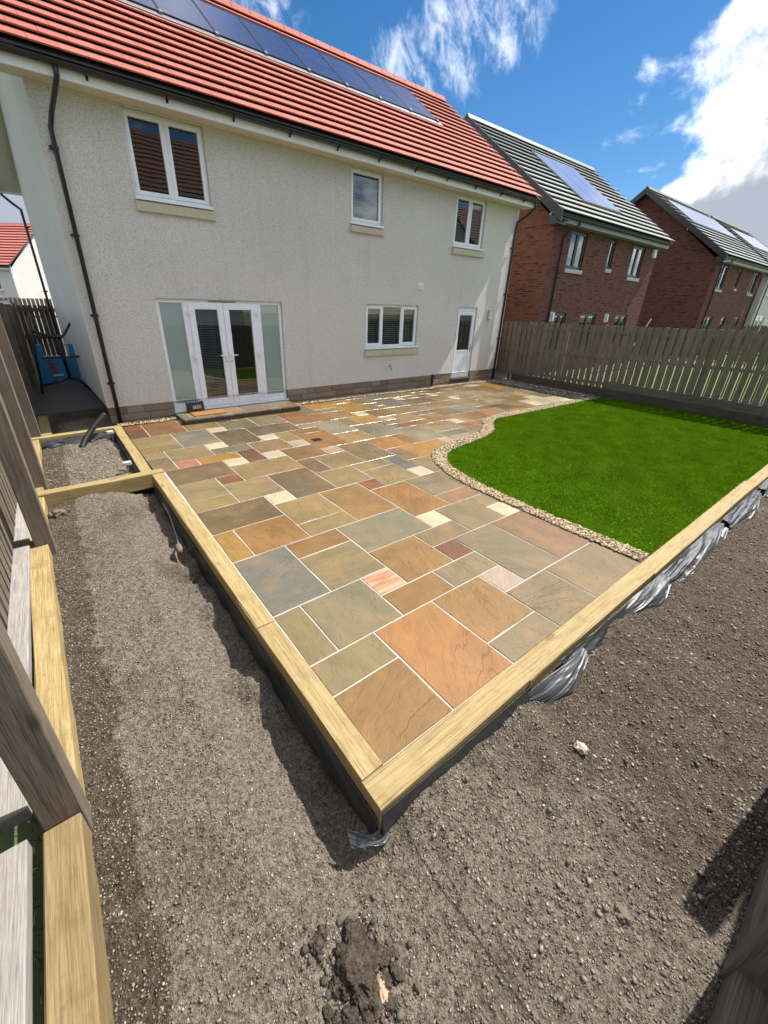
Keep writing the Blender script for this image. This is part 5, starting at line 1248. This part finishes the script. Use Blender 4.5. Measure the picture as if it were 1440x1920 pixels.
crumple('plastic_sheet', 'dark membrane hanging down the face of the near corner sleeper', [(.74, .783, -.015), (1.3, .785, -.03), (2.0, .785, -.03)], [(.74, .765, -.22), (1.3, .755, -.20), (2.0, .75, -.19)], 140, 18, .010, 1, 'membrane', 3.0, group=Gp)
crumple('plastic_sheet', 'grey plastic flap curling out from the front sleeper above the pale stone', [(1.95, .775, -.06), (2.15, .76, -.03), (2.42, .74, -.02), (2.62, .76, -.03)], [(1.96, .74, -.16), (2.1, .655, -.15), (2.33, .625, -.115), (2.60, .68, -.08)], 110, 34, .020, 2, 'polythene', 1.7, group=Gp, belly=.0, out=(0, -.6, .5))
crumple('plastic_sheet', 'narrow dark fold of membrane right of the curling flap', [(2.35, .785, -.02), (2.8, .785, -.03), (3.4, .785, -.03)], [(2.35, .745, -.06), (2.8, .725, -.10), (3.4, .745, -.12)], 120, 18, .018, 3, 'membrane', 3.0, group=Gp)
crumple('plastic_sheet', 'rolled grey plastic bulging from the sleeper by the lawn corner', [(3.3, .785, -.03), (3.7, .785, -.02), (4.15, .785, -.03)], [(3.3, .755, -.14), (3.75, .655, -.13), (4.1, .69, -.08)], 140, 40, .028, 4, 'polythene', 1.4, group=Gp, belly=.02, out=(0, -.75, .6))
crumple('plastic_sheet', 'long crumpled silver plastic below the lawn front sleeper', [(4.1, .785, -.03), (4.8, .79, -.02), (5.5, .79, -.02), (5.9, .79, -.03)], [(4.15, .72, -.12), (4.7, .65, -.15), (5.4, .64, -.14), (5.9, .71, -.09)], 260, 40, .040, 5, 'polythene', 1.1, group=Gp, belly=.02, out=(0, -.7, .65))
crumple('plastic_sheet', 'crumpled black and silver plastic beyond the long fold', [(6.05, .79, -.03), (6.7, .79, -.02), (7.5, .79, -.02)], [(6.05, .72, -.14), (6.7, .65, -.15), (7.45, .66, -.10)], 220, 36, .045, 6, 'polythene', 1.1, group=Gp, belly=.02, out=(0, -.7, .65))
crumple('plastic_sheet', 'last fold of grey plastic at the right picture edge', [(7.7, .80, -.03), (8.6, .80, -.02), (9.6, .80, -.02)], [(7.7, .70, -.15), (8.6, .64, -.15), (9.6, .66, -.14)], 200, 30, .05, 7, 'polythene', 1.0, group=Gp, belly=.03, out=(0, -.7, .65))
crumple('plastic_sheet', 'torn tail of plastic trailing on soil below the patio corner', [(.745, .80, -.15), (.70, .80, -.155), (.64, .84, -.13), (.60, .88, -.13)], [(.79, .75, -.215), (.72, .735, -.22), (.63, .765, -.20), (.585, .80, -.19)], 60, 24, .016, 8, 'polythene', 6, group=Gp, out=(-.5, -.5, .5))
crumple('membrane_sheet', 'dark membrane lining the bed side of the near patio sleeper', [(.729, .80, -.07), (.717, 2.0, -.05), (.70, 3.6, -.03), (.694, 5.6, .0)], [(.712, .80, -.25), (.690, 2.0, -.22), (.672, 3.6, -.19), (.668, 5.6, -.14)], 300, 16, .010, 9, 'membrane', 2.0, out=(-1, 0, 0))
crumple('membrane_sheet', 'black membrane lining the far wall of the square bed', [(-.50, 8.31, .14), (.0, 8.315, .14), (.58, 8.36, .15)], [(-.50, 8.20, -.02), (.0, 8.17, -.02), (.58, 8.26, -.04)], 160, 26, .045, 10, 'membrane', 2.5, out=(0, -1, .2))
crumple('membrane_sheet', 'black membrane lining the right wall of the square bed', [(.585, 5.88, .09), (.58, 7.0, .11), (.575, 8.3, .14)], [(.565, 5.88, -.10), (.55, 7.0, -.09), (.55, 8.3, -.07)], 160, 16, .012, 11, 'membrane', 2.2, out=(-1, 0, 0))

# ================================================================== bits in the beds and the side path
# ribbed drain pipe standing in the square bed
pts = [(.03, 7.93, .02), (.10, 8.02, .12), (.22, 8.13, .24), (.36, 8.22, .36), (.50, 8.30, .47)]
C = catmull(pts, 12); rad = [.045 + (.0035 if i % 2 else 0) for i in range(len(C))]
b = MB(); b.tube([tuple(p) for p in C], rad, 14)
tag(b.build('drain_pipe', M['pipe_black'], smooth=True, home=True), 'black ribbed drain pipe rising out of the square bed', 'pipe')
def connector(label, x, y_, z_, tail, rot=0.0):
    e = empty('cable_connector', (x, y_, z_), label, 'connector', 'outdoor cable connectors')
    b = MB(); b.box(x - .055, x + .055, y_ - .04, y_ + .04, z_, z_ + .05); b.build('housing', M['connector_grey'], e, bevel=.008)
    b = MB(); b.tube(tail, .012, 8); b.build('cable', M['rubber_black'], e, smooth=True)
connector('grey cable connector on the right wall of the square bed', .50, 6.38, .10, [(.50, 6.36, .10), (.48, 6.30, .03), (.42, 6.25, .03), (.32, 6.22, .035)])
connector('grey cable connector in the far corner of the square bed', .50, 8.14, .15, [(.50, 8.12, .15), (.51, 8.05, .06), (.52, 7.9, .02)])
e = empty('cable_lead', (.58, 3.85, -.05), 'muddy grey cable end with plug lying beside the patio sleeper', 'cable')
b = MB(); b.tube([tuple(p) for p in catmull([(.66, 5.0, -.02), (.665, 4.7, -.05), (.635, 4.35, -.08), (.60, 4.05, -.08), (.575, 3.92, -.05)], 8)], .008, 8); b.build('cable', M['lead'], e, smooth=True)
b = MB(); b.tube([(.575, 3.93, -.05), (.572, 3.90, -.045), (.565, 3.83, -.045), (.56, 3.78, -.05)], [.016, .032, .034, .024], 10); b.build('plug', M['stone_brown'], e, smooth=True)
b = MB(); b.tube([(.57, 3.82, -.05), (.64, 3.74, -.03), (.70, 3.70, .0)], .009, 6); b.build('tail', M['rubber_black'], e)
# folded dark metal garden table frame and plastic climber in the side path
tb = empty('table_frame', (.1, 12.0, .33), 'black metal garden table frame standing in the shaded side path', 'table frame')
Zp = .33
for nm, path, r in (('leg', [(-.40, 12.0, Zp), (-.36, 12.0, .55), (-.30, 12.0, 1.2), (-.21, 12.0, 1.97)], .03), ('leg', [(.58, 11.9, Zp), (.35, 12.0, .62), (.22, 12.0, .66)], .028),
                    ('leg', [(.22, 12.0, .66), (.20, 12.05, 1.2), (.22, 12.05, 1.6)], .035), ('leg', [(.22, 12.0, .66), (.0, 12.0, .58), (-.33, 12.0, .52)], .024)):
    MB().tube(path, r, 8).build(nm, M['black_plastic'], tb, smooth=True)
MB().tube([tuple(p) for p in catmull([(-.24, 12.0, 1.70), (-.05, 12.0, 1.62), (.15, 12.0, 1.56), (.30, 12.0, 1.58), (.42, 12.0, 1.72), (.54, 12.0, 1.88), (.585, 12.0, 1.84)], 8)], .028, 8).build('curved_arm', M['black_plastic'], tb, smooth=True)
MB().box(-.22, .66, 11.97, 12.03, 1.09, 1.14).build('cross_bar', M['black_plastic'], tb)
ty = empty('toy_climber', (.05, 13.1, .35), 'blue and yellow plastic toy climber behind the table frame', 'toy')
def panel(nm, pts, y0, y1, m_):
    b = MB(); n_ = len(pts); k = len(b.v); b.v += [(x, y0, z) for x, z in pts] + [(x, y1, z) for x, z in pts]
    b.f.append(tuple(range(n_))); b.f.append(tuple(range(2 * n_ - 1, n_ - 1, -1))); b.f += [(i + n_, (i + 1) % n_ + n_, (i + 1) % n_, i) for i in range(n_)]
    b.build(nm, M[m_], ty, bevel=.015)
panel('side_panel', [(-.40, .38), (-.02, .38), (-.05, .95), (-.14, 1.0), (-.16, 1.33), (-.34, 1.35), (-.36, 1.15), (-.40, 1.1)], 13.0, 13.1, 'toy_blue')
panel('side_panel', [(.20, .42), (.52, .42), (.53, 1.33), (.38, 1.34), (.36, 1.05), (.20, 1.0)], 13.05, 13.15, 'toy_blue')
panel('seat', [(-.12, .55), (-.06, .45), (.18, .44), (.26, .55), (.27, 1.0), (.20, 1.08), (-.04, 1.08), (-.10, 1.0)], 12.9, 12.98, 'toy_blue')
for xa in (-.43, .53): MB().box(xa, xa + .04, 12.99, 13.16, .38, 1.34).build('edge_trim', M['toy_yellow'], ty, bevel=.01)
MB().box(-.16, -.02, 12.86, 12.92, 1.0, 1.10).build('knob', M['toy_orange'], ty, bevel=.02); MB().box(-.10, .0, 12.87, 12.9, .68, .92).build('sticker', M['toy_red'], ty)
MB().box(-.10, .12, 12.875, 12.895, .60, .64).build('label_strip', M['lettering'], ty)
# cloth on the left fence and the clothes prop next door
crumple('cloth', 'white cloth draped over the fence top above the side gate', [(-.78, 14.7, 2.27), (-.72, 15.2, 2.31), (-.66, 15.7, 2.30)], [(-.62, 14.8, 2.15), (-.60, 15.2, 2.20), (-.56, 15.6, 2.18)], 30, 10, .06, 12, 'cloth_white', 6, cat='cloth', out=(1, 0, .6))
b = MB(); b.tube([(14.2, 5.6, .0), (14.25, 5.55, 1.0), (14.4, 5.2, 2.12)], .014, 6); tag(b.build('clothes_prop', M['cloth_white'], home=True), 'thin white clothes prop poking above the right fence', 'pole')
# tufts of grass in the gap below the left fence
n = 420; gx = rng.uniform(-.64, -.58, n) - .004 * 0; gy = rng.uniform(.2, 8.8, n); hh = rng.uniform(.04, .16, n); a = rng.rand(n) * 6.28
V = np.empty((n, 3, 3)); z0_ = -.14 + gy * .022
V[:, 0] = np.c_[gx - .003, gy, z0_]; V[:, 1] = np.c_[gx + .003, gy + .003, z0_]; V[:, 2] = np.c_[gx + np.cos(a) * hh * .5, gy + np.sin(a) * hh * .5, z0_ + hh]
o = link('grass_tufts', npmesh('grass_tufts', V.reshape(-1, 3), np.arange(n * 3).reshape(-1, 3)), M['grass']); tag(o, 'grass tufts growing in the gap below the left fence', 'grass', kind='stuff')
